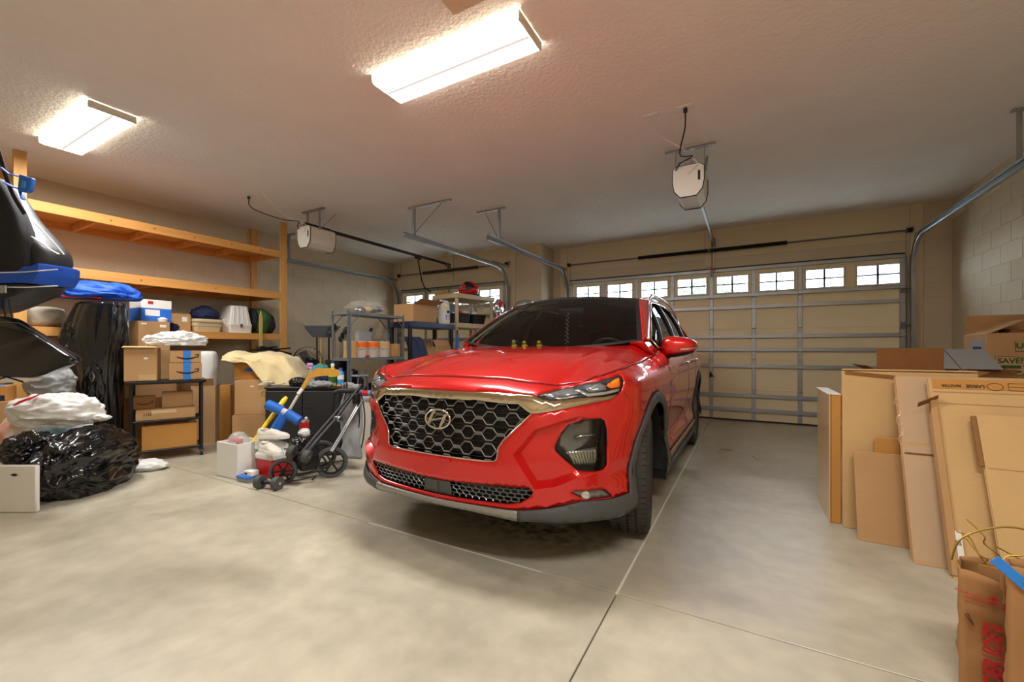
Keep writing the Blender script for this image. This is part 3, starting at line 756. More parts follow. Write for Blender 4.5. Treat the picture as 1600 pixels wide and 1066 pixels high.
def patch(poly, ex, name, material, parent, sd, thick=.004, label=None):
    """polygon in belt space, meshed and laid on the skin"""
    q = resample(poly, .02); pts = list(q); n = len(q)
    lo = min(p[0] for p in poly), min(p[1] for p in poly); hi = max(p[0] for p in poly), max(p[1] for p in poly)
    s = lo[0]
    while s < hi[0]:
        z = lo[1]
        while z < hi[1]:
            if inpoly((s, z), poly) and polyd((s, z), poly) > .008: pts.append((s, z))
            z += .02
        s += .02
    vo, eo, fo, *_ = delaunay_2d_cdt([Vector(p) for p in pts], [(i, (i+1) % n) for i in range(n)], [], 0, 1e-5)
    fs = [f for f in fo if inpoly((sum(vo[i].x for i in f)/3, sum(vo[i].y for i in f)/3), poly)]
    vs = [(lambda p: (p[0]*sd, p[1], p[2]))(belt(max(v.x, 0), v.y, (ex(v.x, v.y) if callable(ex) else ex))) for v in vo]
    o = MB().add(vs, [f[::sd] for f in fs]).build(name, material, parent, smooth=40, label=label)
    if thick: solidify(o, thick, -1)
    return o
for o, sd in zip(hl, (1, -1)):
    patch([(.60,.912),(.655,.921),(.80,.943),(.82,.918),(.72,.905),(.66,.900)], -.001, 'lamp_unit', 'lamp_grey', o, sd)
    patch([(.665,.898),(.72,.902),(.80,.910),(.80,.905),(.70,.893)], -.003, 'light_guide', 'reflector', o, sd)
    patch([(.80,.935),(.825,.940),(.865,.918),(.955,.925),(1.045,.940),(1.045,.925),(.955,.910),(.855,.905)], -.003, 'light_guide', 'reflector', o, sd)
    patch([(.87,.948),(.945,.966),(.97,.955),(.965,.935),(.87,.925)], -.001, 'lamp_unit', 'lamp_grey', o, sd)
    patch([(.971,.955),(1.034,.985),(1.063,.993),(1.045,.946),(.99,.942)], -.004, 'turn_signal', 'amber', o, sd, label='amber turn signal')
# main lamps in the deep bumper pockets
def fogex(d0):
    return lambda s, z: rec_extra(s, z)+d0
for sd in (1, -1):
    lamp = patch(FOG, fogex(.085), 'headlight', 'grille_black', car, sd)
    rim = [belt(s_, z_, rec_extra(s_, z_)) for s_, z_ in resample(FOG, .02)]; rin = [belt(s_, z_, rec_extra(s_, z_)+.085) for s_, z_ in resample(FOG, .02)]; n = len(rim)
    MB().add([(x*sd, y, z) for x, y, z in rim+rin], [(i, (i+1) % n, n+(i+1) % n, n+i) for i in range(n)]).build('pocket_wall', 'black_plastic', lamp, smooth=30)
    sh = lambda P, k_: [((s_-.82)*k_+.82, (z_-.66)*k_+.66) for s_, z_ in P]
    patch([(.70,.655),(.73,.72),(.765,.76),(.83,.777),(.905,.782),(.905,.69),(.86,.655),(.76,.61)], fogex(.055), 'reflector_panel', 'lamp_grey', lamp, sd, .02)
    patch([(.79,.70),(.82,.705),(.905,.712),(.905,.702),(.80,.692)], fogex(.030), 'reflector_rib', 'reflector', lamp, sd, .01)
    patch([(.735,.622),(.80,.628),(.925,.640),(.925,.575),(.905,.555),(.82,.555),(.785,.572)], fogex(.045), 'projector', 'reflector', lamp, sd, .02)
    m = MB()
    for i in range(9):
        p0 = belt(.755+i*.018, .625, rec_extra(.755+i*.018, .625)+.037); p1 = belt(.79+i*.014, .565, rec_extra(.79+i*.014, .565)+.037)
        m.tube([(p0[0]*sd, p0[1], p0[2]), (p1[0]*sd, p1[1], p1[2])], .004, 5)
    m.build('lens_ribs', 'interior_tan', lamp, smooth=60)
    patch(FOG, fogex(.012), 'lamp_cover', 'lamp_cover', lamp, sd, 0)
    P = belt(.83, .418, .01)
    MB().lathe([(.0,-.004),(.02,0),(.022,.006),(.012,.012),(0,.012)], 16, frame((P[0]*sd, P[1]-.002, P[2]), PI/2, 0, sd*.45)).build('fog_bulb', 'reflector', car, smooth=40)
# grille
def mirror_s(s): return (abs(s), 1 if s >= 0 else -1)
def bp_(s, z, ex):
    a, sd = mirror_s(s); p = belt(a, z, ex); return (p[0]*sd, p[1], p[2])
GF = G_+[(-s, z) for s, z in G_[::-1]]
IF = INT+[(-s, z) for s, z in INT[::-1]]
for nm, poly, dep in (('grille', G_, .05), ('lower_intake', INT, .05)):
    for sd in (1, -1):
        back = patch(poly, dep, nm+'_back', 'grille_black', car, sd)
        q = resample(poly[:], .02); rim = [belt(s_, z_) for s_, z_ in q]; rin = [belt(s_, z_, dep) for s_, z_ in q]; n = len(q)
        MB().add([(x*sd, y, z) for x, y, z in rim+rin], [(i, (i+1) % n, n+(i+1) % n, n+i) for i in range(n) if not (q[i][0] < 1e-6 and q[(i+1) % n][0] < 1e-6)]).build(nm+'_wall', 'grille_black', car, smooth=30)
def clip_seg(m, a, b, poly, ex, r, marg=.004, n=6):
    run = []
    for i in range(n+1):
        p = (a[0]+(b[0]-a[0])*i/n, a[1]+(b[1]-a[1])*i/n)
        if inpoly(p, poly): run.append(bp_(p[0], p[1], ex))
        else:
            if len(run) > 1: m.tube(run, r, 4)
            run = []
    if len(run) > 1: m.tube(run, r, 4)
mm = MB(); DX, DZ = .127, .0795
gr = patch([(0,.58),(.02,.58),(.02,.60),(0,.60)], .045, 'grille_mesh', 'grille_black', car, 1, label='hexagon mesh filling the grille')
for j in range(-1, 5):
    zc_ = .629+j*DZ
    for i in range(-5, 5):
        m = MB(); sc_ = (i+.5)*DX
        H = [(sc_+a, zc_+b) for a, b in ((-.045,0),(-.019,.0305),(.019,.0305),(.045,0),(.019,-.0305),(-.019,-.0305))]
        for q in range(6): clip_seg(m, H[q], H[(q+1) % 6], GF, .012, .0030, n=8)
        for dz_ in (-.005, 0, .005): clip_seg(m, (sc_+.044, zc_+dz_), (sc_+DX-.044, zc_+dz_), GF, .011, .0042, n=4)
        for s_ in (-1, 1):
            clip_seg(m, (sc_-.0185, zc_+s_*.0315), (sc_+.0185, zc_+s_*.0315), GF, .011, .0042, n=4)
        if m.v: m.build('grille_cell', 'grille_grey', gr, smooth=50)
    for dz_, dp_, r_ in ((DZ/2, .022, .003), (0, .034, .004), (.02, .04, .003), (-.02, .04, .003)):
        m = MB(); clip_seg(m, (-.56, zc_+dz_), (.56, zc_+dz_), GF, dp_, r_, n=80)
        if m.v: m.build('grille_bar', 'black_plastic', gr, smooth=50)
MB().tube([bp_(s, z, .002) for s, z in resample([p for p in GF], .02)], .0045, 6, closed=True).build('grille_surround', 'chrome', car, smooth=60)
m = MB()
for j in range(-1, 5):
    for i in range(-15, 16):
        sc_ = i*.040+(.02 if j % 2 else 0); zc_ = .372+j*.0205
        if abs(sc_) < .095: continue
        H = [(sc_+a, zc_+b) for a, b in ((-.022,0),(-.012,.0105),(.012,.0105),(.022,0),(.012,-.0105),(-.012,-.0105))]
        for q in range(6): clip_seg(m, H[q], H[(q+1) % 6], IF, .014, .0022, n=3)
o = m.build('intake_mesh', 'lamp_grey', car, smooth=50); o['kind'] = 'stuff'
for sd in (1, -1): patch([(0,.440),(.085,.441),(.095,.366),(0,.366)], .008, 'radar_cover', 'clad', car, sd)
# emblem: an oval ring with a slanted letter
em = MB(); P = []
for i in range(48):
    a = 2*PI*i/48; P.append(bp_(.084*math.cos(a), .765+.050*math.sin(a), -.004))
em.tube(P, .0062, 8, closed=True); e_ = em.build('emblem', 'chrome', car, smooth=60, label='chrome oval emblem with a slanted H')
def stroke(pts, ws, parent):
    m = MB(); L_, R_ = [], []
    for (a, b), wd in zip(pts, ws): L_.append((a-wd, b)); R_.append((a+wd, b))
    n = len(pts); vs = [bp_(.0+a, .765+b, -.011) for a, b in L_+R_]+[bp_(a, .765+b, .002) for a, b in L_+R_]
    fs = []
    for i in range(n-1):
        fs += [(i, i+1, n+i+1, n+i), (2*n+i, 3*n+i, 3*n+i+1, 2*n+i+1), (i, 2*n+i, 2*n+i+1, i+1), (n+i, n+i+1, 3*n+i+1, 3*n+i)]
    m.add(vs, fs); m.build('emblem_letter', 'chrome', parent)
stroke([(-.058,-.030),(-.046,-.006),(-.036,.018),(-.020,.046)], [.011,.010,.010,.006], e_)
stroke([(.020,-.046),(.036,-.018),(.046,.006),(.058,.030)], [.006,.010,.010,.011], e_)
stroke([(-.046,-.012),(-.020,-.006),(.020,.006),(.046,.012)], [.010,.012,.012,.010], e_)
stroke([(-.040,-.004),(-.010,-.001),(.010,.001),(.040,.004)], [.010,.020,.020,.010], e_)
MB().box((0, 0, 0), (.022, .012, .022), .004).build('front_camera', 'black_plastic', car, bp_(0, .703, .004))
MB().box((.06, -.006, .552), (.075, .018, .018), .005).build('tow_cover', 'red_paint', car)
# hood: coons patch between the nose, the fenders and the cowl
ST, SCW = 1.105, 2.12
def Fc(u): s_ = ST*u; return Vector(belt(s_, z_top(s_)))
def Ec(v): s_ = ST+(SCW-ST)*v; return Vector(belt(s_, z_top(s_)))
C1 = Vector((0, 1.17, 1.160))
def Cc(v):
    a = Fc(0); return a.lerp(C1, v)+Vector((0, 0, .048*math.sin(PI*v**.8)*(1-.25*v)))
E1 = Ec(1)
def Rc(u): p = C1.lerp(E1, u); p.y = 1.17+(E1.y-1.17)*u**2.2; k_ = min(max((u-.84)/.16, 0), 1); k_ = k_*k_*(3-2*k_); p.z = (C1.z+.018*u*u)*(1-k_)+E1.z*k_; return p
def hood(u, v):
    def coons(w_): return Cc(v)*(1-w_)+Ec(v)*w_+Fc(u)*(1-v)+Rc(u)*v-(Fc(0)*(1-w_)*(1-v)+Fc(1)*w_*(1-v)+Rc(0)*(1-w_)*v+Rc(1)*w_*v)
    p = coons(u); p.z = coons(u**(1+1.6*math.sin(PI*min(v*1.2, 1)/2))).z
    k_ = math.exp(-((u-(.60+.12*v))/.035)**2)*.010*math.sin(PI*min(max(v*1.05, 0), 1))
    dome = .008*math.sin(PI*v)*(u*(1-u)*4)
    p.z += k_+dome
    return p
def hood_full(a, b):
    u = abs(a*2-1); sg = 1 if a >= .5 else -1; p = hood(u, b); return (p.x*sg, p.y, p.z)
ho = MB().grid(lambda a, b: hood_full(a, b), 72, 44).build('hood', 'red_paint', car, smooth=40, label='red hood with raised crease lines'); solidify(ho, .012, -1)
def gap_line(P, name='panel_gap', r=.0024): MB().tube(P, r, 5).build(name, 'black_plastic', car, smooth=60)
for sd in (1, -1):
    gap_line([(p.x*sd, p.y, p.z+.0005) for p in [Fc(i/30) for i in range(31)]])
    gap_line([(p.x*sd, p.y, p.z+.0005) for p in [Ec(i/30) for i in range(31)]])
    def vline(y, z0, z1, n=16): 
        s_ = s_of_y(y); return [(lambda q: (q[0]*sd, q[1], q[2]))(belt(s_, z0+(z1-z0)*i/n, rec_extra(s_, z0+(z1-z0)*i/n))) for i in range(n+1)]
    gap_line(vline(1.52, .42, 1.14)); gap_line(vline(2.62, .40, 1.15)); gap_line(vline(3.28, .62, 1.16))
    a = [(1.075, .92), (1.11, .89), (1.18, .80), (SF-.47, .62)]
    gap_line([(lambda q: (q[0]*sd, q[1], q[2]))(belt(s_, z_)) for s_, z_ in a], r=.0018)
    gap_line([(lambda q: (q[0]*sd, q[1], q[2]))(belt(s_of_y(1.54+i*.09), .40, rec_extra(s_of_y(1.54+i*.09), .40))) for i in range(17)], r=.002)
# greenhouse
def W0(u): return Vector((.80*u, 1.16+.21*abs(u)**2.2, 1.130+.075*u*u))
def W1(u): return Vector((.62*u, 1.97+.09*u*u, 1.625-.045*u*u))
def wsf(u, v):
    p = W0(u).lerp(W1(u), v); p += Vector((0, -.35, .6))*.05*math.sin(PI*v)*(1-.5*u*u); return p
MB().grid(lambda a, b: tuple(wsf((a*2-1)*.955, .01+b*.95)), 30, 16).build('windshield', 'windshield', car, smooth=60)
def band(u0, u1, v0, v1, name, nu=4, nv=16, mt='black_plastic', off=.002):
    o = MB().grid(lambda a, b: tuple(wsf(u0+(u1-u0)*a, v0+(v1-v0)*b)+Vector((0, -.3, .6))*off), nu, nv).build(name, mt, car, smooth=60); return o
band(-1, -.955, 0, 1, 'windshield_border'); band(.955, 1, 0, 1, 'windshield_border'); band(-.96, .96, 0, .035, 'windshield_border', 30, 2); band(-.96, .96, .93, 1.02, 'windshield_border', 30, 3)
def cowl(a, b):
    u = a*2-1; p = Rc(abs(u)); p = Vector((math.copysign(p.x*.93, u), p.y, p.z-.010)); return tuple(p.lerp(W0(u*.99)+Vector((0, .02, -.004)), b))
MB().grid(lambda a, b: cowl(.5+(a-.5)*.88, b), 30, 4).build('cowl_panel', 'black_plastic', car, smooth=60)
for sd in (1, -1):
    def cc(a, b):
        p = Rc(.82+.18*a); q = W0(.90+.10*a)+Vector((0, .005, .002)); r_ = p.lerp(q, b); return (r_.x*sd, r_.y, r_.z)
    o = MB().grid(cc, 8, 4).build('cowl_corner', 'red_paint', car, smooth=60); solidify(o, .006, -1)
BL = [(1.50,.855,1.142),(1.9,.86,1.146),(2.6,.86,1.152),(3.3,.85,1.165),(3.9,.835,1.185),(4.35,.79,1.20)]
TL = [(1.56,.815,1.20),(1.80,.765,1.365),(2.05,.715,1.505),(2.30,.675,1.580),(2.7,.665,1.605),(3.2,.665,1.600),(3.7,.665,1.560),(4.1,.665,1.485),(4.38,.68,1.40)]
def curve_y(T, y):
    if y <= T[0][0]: return Vector((T[0][1], T[0][0], T[0][2]))
    for a, b in zip(T, T[1:]):
        if y <= b[0]:
            t = (y-a[0])/(b[0]-a[0]); return Vector((a[1]+(b[1]-a[1])*t, y, a[2]+(b[2]-a[2])*t))
    return Vector((T[-1][1], y, T[-1][2]))
TLs = catmull([(2*TL[0][0]-TL[1][0], 2*TL[0][1]-TL[1][1], 2*TL[0][2]-TL[1][2])]+TL+[TL[-1]], 8)
def topc(y): return curve_y(TLs, y)
def botc(y): return curve_y(BL, y)
def roofz(y): return slut([(1.97,1.627),(2.5,1.672),(3.1,1.680),(3.7,1.655),(4.3,1.60),(4.6,1.56)], y)
def roofp(a, b):
    u = a*2-1; y = 2.06+b*2.50; e = topc(min(y, 4.1)); xe = min(e.x-.035, .62+.02*b) if y < 4.1 else .63
    fy = 2.02+.20*u*u if b == 0 else None
    yy = y-(1-u*u)*.09*(1-b)**3
    ze = min(topc(y).z+.028, roofz(y)-.03)
    z = ze+(roofz(yy)-ze)*(1-abs(u)**2.6)
    return (xe*u, yy, z)
rf = MB().grid(roofp, 36, 36).build('roof', 'glass_dark', car, smooth=50, label='dark glass roof panel'); solidify(rf, .02, -1)
def xs(s_): return s_
for sd in (1, -1):
    def sg(p): return (p.x*sd, p.y, p.z)
    # side glass, split by pillars
    def glass(y0, y1, lean0, lean1, name='side_window'):
        def fn(a, b):
            yb = y0+(y1-y0)*a; yt = yb+lean0+(lean1-lean0)*a
            p = botc(yb)+Vector((0, 0, .016)); q = topc(yt)+Vector((.0, 0, -.022))
            r_ = p.lerp(q, b); r_.x += .022*math.sin(PI*b)-.012; return sg(r_)
        return MB().grid(fn, 14, 8).build(name, 'side_glass', car, smooth=60)
    glass(1.66, 1.84, .05, .26, 'quarter_window'); glass(1.88, 2.60, .24, .08); glass(2.70, 3.42, .04, .0); glass(3.52, 4.10, .02, .10, 'quarter_window')
    # dark pillars behind the glass line
    def pil(a, b, off=-.020, mt='black_plastic', name='pillar', n=10):
        m_ = MB(); vs = []
        for i in range(n+1):
            for (yb, yt) in (a, b):
                p = botc(yb)+Vector((0, 0, .008)); q = topc(yt)+Vector((0, 0, -.008)); r_ = p.lerp(q, i/n); r_.x += .022*math.sin(PI*i/n)+off; vs.append(sg(r_))
        m_.add(vs, [(2*i, 2*i+1, 2*i+3, 2*i+2) for i in range(n)]); o = m_.build(name, mt, car, smooth=60); solidify(o, .02); return o
    pil((1.82, 2.08), (1.91, 2.14), -.006); pil((2.58, 2.66), (2.74, 2.76), -.004); pil((3.40, 3.40), (3.56, 3.56), -.004)
    pil((4.08, 4.18), (4.35, 4.40), .0, 'red_paint', 'rear_pillar')
    # window belt mouldings
    Pm = [sg(topc(1.6+i*.06)+Vector((.008, 0, -.012))) for i in range(46)]; Pb = [sg(botc(4.30-i*.06)+Vector((.006, 0, .010))) for i in range(46)]
    MB().tube([sg(botc(1.62)+Vector((.006, 0, .012)))]+Pm, .0075, 6).build('window_moulding', 'chrome', car, smooth=60)
    MB().tube(Pb+[sg(botc(1.60)+Vector((.006, 0, .012)))], .0075, 6).build('window_moulding', 'chrome', car, smooth=60)
    # a-pillar and cant rail, body colour
    m_ = MB(); vs = []; n = 40
    for i in range(n+1):
        t = i/n
        if t <= .45:
            v_ = t/.45; a = wsf(1.0, v_)+Vector((0, 0, .004)); c = topc(1.54+(2.30-1.54)*v_)+Vector((0, 0, .0))
        else:
            y = 2.30+(t-.45)/.55*2.0; a = Vector(roofp(1, min((y-2.06-.24*(1-(t-.45)/.55))/2.50, 1)))+Vector((.004, 0, .004)); c = topc(y)
        b = a.lerp(c, .5)+Vector((.012, 0, .005))
        for p in (a, a.lerp(b, .5)+Vector((.004,0,.006)), b, b.lerp(c, .5)+Vector((.008,0,.003)), c): vs.append(sg(p))
    m_.add(vs, [(i*5+k_, i*5+k_+1, (i+1)*5+k_+1, (i+1)*5+k_) for i in range(n) for k_ in range(4)])
    o = m_.build('roof_pillar', 'red_paint', car, smooth=60); solidify(o, .01, -1)
    # cowl corner filler between fender, pillar base and hood
    def fill(a, b):
        s_ = SCW-.02+(s_of_y(1.66)-SCW+.02)*a; p = Vector(belt(s_, z_top(s_))); q = wsf(1.0, .0+.05*a) if a < .5 else wsf(1.0, .05*a).lerp(topc(1.56), (a-.5)*2); return sg(p.lerp(q, b))
    o = MB().grid(fill, 10, 4).build('cowl_corner', 'red_paint', car, smooth=60); solidify(o, .008, -1)
    def shoulder(a, b):
        y = 1.55+a*2.85; s_ = s_of_y(y); p = Vector(belt(s_, z_top(s_))); return sg(p.lerp(botc(y), b))
    o = MB().grid(shoulder, 40, 2).build('belt_line', 'red_paint', car, smooth=60); solidify(o, .008, -1)
    # roof rail
    P = []
    for i in range(31):
        t = i/30; y = 2.28+t*1.95; e = topc(min(y, 4.1)); hgt = .052*min(1, math.sin(PI*min(max(t, .0), 1))*3.2)
        P.append((sd*(e.x-.012), y, e.z+.022+hgt))
    MB().tube(P, [.013 if 0 < i < 30 else .008 for i in range(31)], 8, flat=.9).build('roof_rail', 'chrome', car, smooth=60)
    # mirror
    mc = Vector((.985*sd, 1.86, 1.165))
    mr_ = thing('x', '', ''); bpy.data.objects.remove(mr_)
    def mfn(a, b, rx=.135, ry=.085, rz=.078):
        th = 2*PI*a; ph = PI*(b-.5); e = lambda c: math.copysign(abs(c)**.75, c)
        x = rx*e(math.cos(ph))*e(math.cos(th)); y = ry*e(math.cos(ph))*e(math.sin(th)); z = rz*e(math.sin(ph))
        if y > .035: y = .035
        z *= 1-.28*(x*1.0/rx if True else 0)*1.0 if True else 1
        y += .18*(x)
        return ((x)*sd, y, z+.10*x*.3)
    mo = MB().grid(mfn, 36, 18).build('wing_mirror', 'red_paint', car, tuple(mc), smooth=60, label='red wing mirror housing with silver accent')
    MB().grid(lambda a, b: mfn(a, b*.30), 36, 8).build('mirror_base', 'black_plastic', mo, (0, -.001, -.006), smooth=60)
    MB().box((0, .042, 0), (.20, .008, .115), .02).build('mirror_glass', 'reflector', mo)
    MB().tube([(.02*sd, -.083, -.026), (.08*sd, -.062, -.022), (.125*sd, -.02, -.014), (.138*sd, .02, -.004)], .006, 6, flat=1.4).build('turn_strip', 'chrome', mo, smooth=60)
    MB().tube([(-.04*sd, .0, -.055), (-.10*sd, .015, -.085), (-.16*sd, .03, -.085)], [.026, .024, .03], 8).build('mirror_stalk', 'black_plastic', mo, smooth=60)
    # door handles
    for y in (2.42, 3.20):
        s_ = s_of_y(y); p = belt(s_, 1.01+.01*(y-2.4), rec_extra(s_, 1.01))
        MB().tube([(sd*(p[0]-.004), y-.10, p[2]), (sd*(p[0]+.03), y-.08, p[2]+.003), (sd*(p[0]+.034), y+.05, p[2]+.005), (sd*(p[0]-.002), y+.09, p[2]+.004)], [.010, .014, .014, .010], 8).build('door_handle', 'chrome', car, smooth=60)
    # wheel wells and mud flaps
    for yc in (.945, 3.71):
        m_ = MB(); n = 20; vs = []
        for i in range(n+1):
            a = R(-12+204*i/n)
            for xx in (.93, .50): vs.append((sd*xx, yc+.455*math.cos(a), .37+.455*math.sin(a)))
        m_.add(vs, [(2*i, 2*i+1, 2*i+3, 2*i+2) for i in range(n)]); m_.add([(sd*.50, yc+.46*math.cos(R(a)), .37+.46*math.sin(R(a))) for a in range(-12, 193, 12)], [tuple(range(18))]); m_.build('wheel_well', 'black_plastic', car, smooth=50)
    MB().box((sd*.86, .945+.47, .33), (.19, .012, .26), .004, None).build('mud_flap', 'black_plastic', car, rot=(0, 0, 0))
    MB().box((sd*.80, .945-.43, .255), (.18, .012, .12), .004).build('air_deflector', 'black_plastic', car)
# underbody, rear closing panels
MB().box((0, 2.36, .275), (1.30, 4.3, .10), .02).build('underbody', 'black_plastic', car)
MB().box((0, .72, .62), (1.0, .9, .55), .05).build('engine_bay', 'grille_black', car)
def tail(a, b):
    u = a*2-1; yb = 4.62; p = Vector((.80*u, 4.70-.14*abs(u)**3, 1.10)); q = Vector((.63*u, 4.50-.06*u*u, 1.57-.03*u*u)); r_ = p.lerp(q, b); r_.y += .05*math.sin(PI*b); return tuple(r_)
o = MB().grid(tail, 16, 8).build('tailgate', 'red_paint', car, smooth=60); solidify(o, .01)
for sd in (1, -1):
    def dp(a, b):
        p = Vector((.80*sd, 4.56, 1.10)).lerp(Vector((.63*sd, 4.44, 1.54)), b); q = botc(4.1).lerp(topc(4.2), b); q.x *= sd; return tuple(p.lerp(q, a))
    o = MB().grid(dp, 4, 8).build('rear_quarter', 'red_paint', car, smooth=60); solidify(o, .008)
# cabin
MB().box((0, 1.52, 1.075), (1.36, .55, .14), .05).box((0, 1.75, .98), (1.40, .16, .25), .05).build('dashboard', 'interior', car, smooth=40)
MB().box((0, 3.0, .42), (1.5, 2.9, .10)).build('cabin_floor', 'interior', car)
for x in (-.38, .38):
    st = MB().box((x, 2.55, .80), (.50, .50, .16), .05).box((0, 0, 0), (.50, .14, .62), .06, frame((x, 2.86, 1.10), -.22)).build('seat', 'interior', car, smooth=50)
    MB().box((x, 2.96, 1.48), (.26, .10, .17), .04).build('headrest', 'interior', st, smooth=50)
    MB().cyl((x-.06, 2.94, 1.36), (x-.06, 2.95, 1.45), .007, 8).cyl((x+.06, 2.94, 1.36), (x+.06, 2.95, 1.45), .007, 8).build('headrest_post', 'chrome', st)
MB().box((0, 3.75, 1.0), (1.3, .16, .75), .06).box((0, 3.5, .8), (1.3, .5, .16), .05).build('rear_bench', 'interior', car, smooth=50)
P = [( .38+.185*math.cos(2*PI*i/36), 1.98+.185*math.sin(2*PI*i/36)*-.35, 1.06+.185*math.sin(2*PI*i/36)*.93) for i in range(36)]
MB().tube(P, .016, 8, closed=True).box((.38, 1.96, 1.06), (.14, .07, .11), .03).box((.38, 1.96, 1.06), (.34, .02, .03), .008).build('steering_wheel', 'black_plastic', car, smooth=50)
rv = MB().box((0, 2.0, 1.50), (.26, .035, .07), .02).cyl((0, 1.98, 1.53), (0, 2.0, 1.60), .012, 8).build('rearview_mirror', 'black_plastic', car, smooth=50)
MB().box((.30, 1.42, 1.149), (.30, .18, .006), .002).build('dash_paper', 'interior_tan', car)
for sd in (1, -1):
    o = MB().grid(lambda a, b: tuple((lambda p: (p.x, p.y+.03, p.z-.03))(wsf(sd*(.95+.05*a), .04+b*.9))), 3, 14).build('pillar_trim', 'interior_tan', car, smooth=60); solidify(o, .015)
MB().grid(lambda a, b: (lambda p: (p[0]*.93, p[1]+.05, p[2]-.05))(roofp(a, b)), 12, 12).build('headliner', 'interior', car, smooth=60)
# wheels
def wheel():
    t = MB()
    prof = [(.238,-.095),(.252,-.112),(.30,-.121),(.335,-.117),(.355,-.105),(.3655,-.085)]
    for g in (-.052, -.003, .046): prof += [(.368, g-.012), (.368, g-.006), (.360, g-.0045), (.360, g+.0045), (.368, g+.006)]
    prof += [(.3655,.085),(.355,.105),(.335,.117),(.30,.121),(.252,.112),(.238,.095)]
    t.lathe(prof, 64, frame((0,0,0), 0, PI/2, 0), caps=False)
    tyre = t.mesh('tyre', 'rubber', 35)
    b = MB()
    for r_, (x0, x1) in enumerate(((-.103,-.062),(-.044,-.010),(.004,.038),(.056,.103))):
        for i in range(66):
            a = 2*PI*(i+.5*(r_ % 2))/66
            b.box((0, 0, 0), (x1-x0, .0265, .006), 0, Matrix.Rotation(a, 4, 'X') @ Matrix.Translation(((x0+x1)/2, 0, .3685-(.0045 if r_ in (0, 3) else 0))) @ Matrix.Rotation(.25 if r_ % 2 else -.25, 4, 'Z'))
    tread = b.mesh('tread', 'tread')
    r2 = MB(); r2.lathe([(.238,-.092),(.242,-.098),(.236,-.10),(.222,-.085),(.205,-.02),(.205,.05),(.222,.085),(.236,.10),(.242,.098),(.238,.092),(.225,.07),(.21,.02),(.21,-.03),(.225,-.08)], 48, frame((0,0,0), 0, PI/2, 0), caps=False)
    rimb = r2.mesh('rim', 'alloy', 40)
    sp = MB(); sp.box((0, 0, .125), (.032, .034, .215), .008, Matrix.Rotation(.15, 4, 'X')).box((0, 0, .125), (.032, .034, .215), .008, Matrix.Rotation(-.15, 4, 'X'))
    spoke = sp.mesh('spoke', 'alloy', 40)
    hub = MB().lathe([(.0,.0),(.05,.0),(.06,-.02),(.06,-.06),(0,-.06)], 24, frame((0,0,0), 0, PI/2, 0)).mesh('hub', 'alloy', 40)
    disc = MB().lathe([(.05,-.01),(.16,-.01),(.16,.01),(.05,.01)], 32, frame((0,0,0), 0, PI/2, 0)).mesh('brake_disc', 'galv_dark', 40)
    return tyre, tread, rimb, spoke, hub, disc
WM = wheel()
for sd in (1, -1):
    for yc, st_ in ((.945, R(9)), (3.71, 0)):
        ty = place('wheel', WM[0], car, (sd*.818, yc, .372), (0, 0, (PI if sd < 0 else 0)+st_), label='black tyre on a silver spoked wheel')
        place('tread', WM[1], ty); place('rim', WM[2], ty); place('hub', WM[4], ty, (.085, 0, 0)); place('brake_disc', WM[5], ty, (-.01, 0, 0))
        for i in range(5): place('spoke', WM[3], ty, (.078, 0, 0), (2*PI*i/5+.3, 0, 0))
# small things on the dashboard and hanging from the mirror
def duck(lab, x, y, z, hat):
    t = thing('rubber_duck', lab, 'toy duck', (x, y, z), PI, 'rubber ducks on the car dashboard')
    blob((.024,.030,.019), .001, 2, 1, 3).build('body', 'yellow', t, (0, 0, .018), smooth=60)
    h = blob((.0165,.0165,.0165), .0005, 2, 2, 3).build('head', 'yellow', t, (0, .012, .046), smooth=60)
    MB().cyl((0,.012,0), (0,.028,-.002), .007, 8, r2=.004).build('beak', 'orange', h, smooth=60)
    for sx in (-1, 1): MB().lathe([(0,-.002),(.003,0),(0,.002)], 8, frame((sx*.007,.0145,.005))).build('eye', 'ink', h)
    if hat == 1: MB().lathe([(.021,.0),(.021,.004),(.015,.005),(.013,.014),(0,.016)], 16, frame((0,-.002,.010))).build('hat', 'interior_tan', h, smooth=40)
    if hat == 2: MB().lathe([(.019,-.012),(.0205,0),(.015,.013),(0,.018)], 16, frame((0,-.006,.002))).build('hood', 'bag_paper', h, smooth=40)
DZ_ = 1.148
duck('yellow rubber duck with a pale cap on the dashboard', CAR_X-.29, CAR_Y+1.40, DZ_, 1)
duck('plain yellow rubber duck between two others on the dashboard', CAR_X-.20, CAR_Y+1.42, DZ_, 0)
duck('yellow rubber duck wearing a brown hood on the dashboard', CAR_X-.06, CAR_Y+1.42, DZ_, 2)
t = thing('lei_garland', 'pale beaded garland hanging from the car rear view mirror', 'garland', (CAR_X-.01, CAR_Y+1.93, 1.165))
m = MB()
for i in range(24): m.lathe([(0,-.007),(.008,0),(0,.007)], 8, frame((.012*math.sin(i*2.1)-.012*i/24, .008*math.cos(i*1.7), .315-i*.0125)))
m.build('bead_string', 'interior_tan', t, smooth=60)
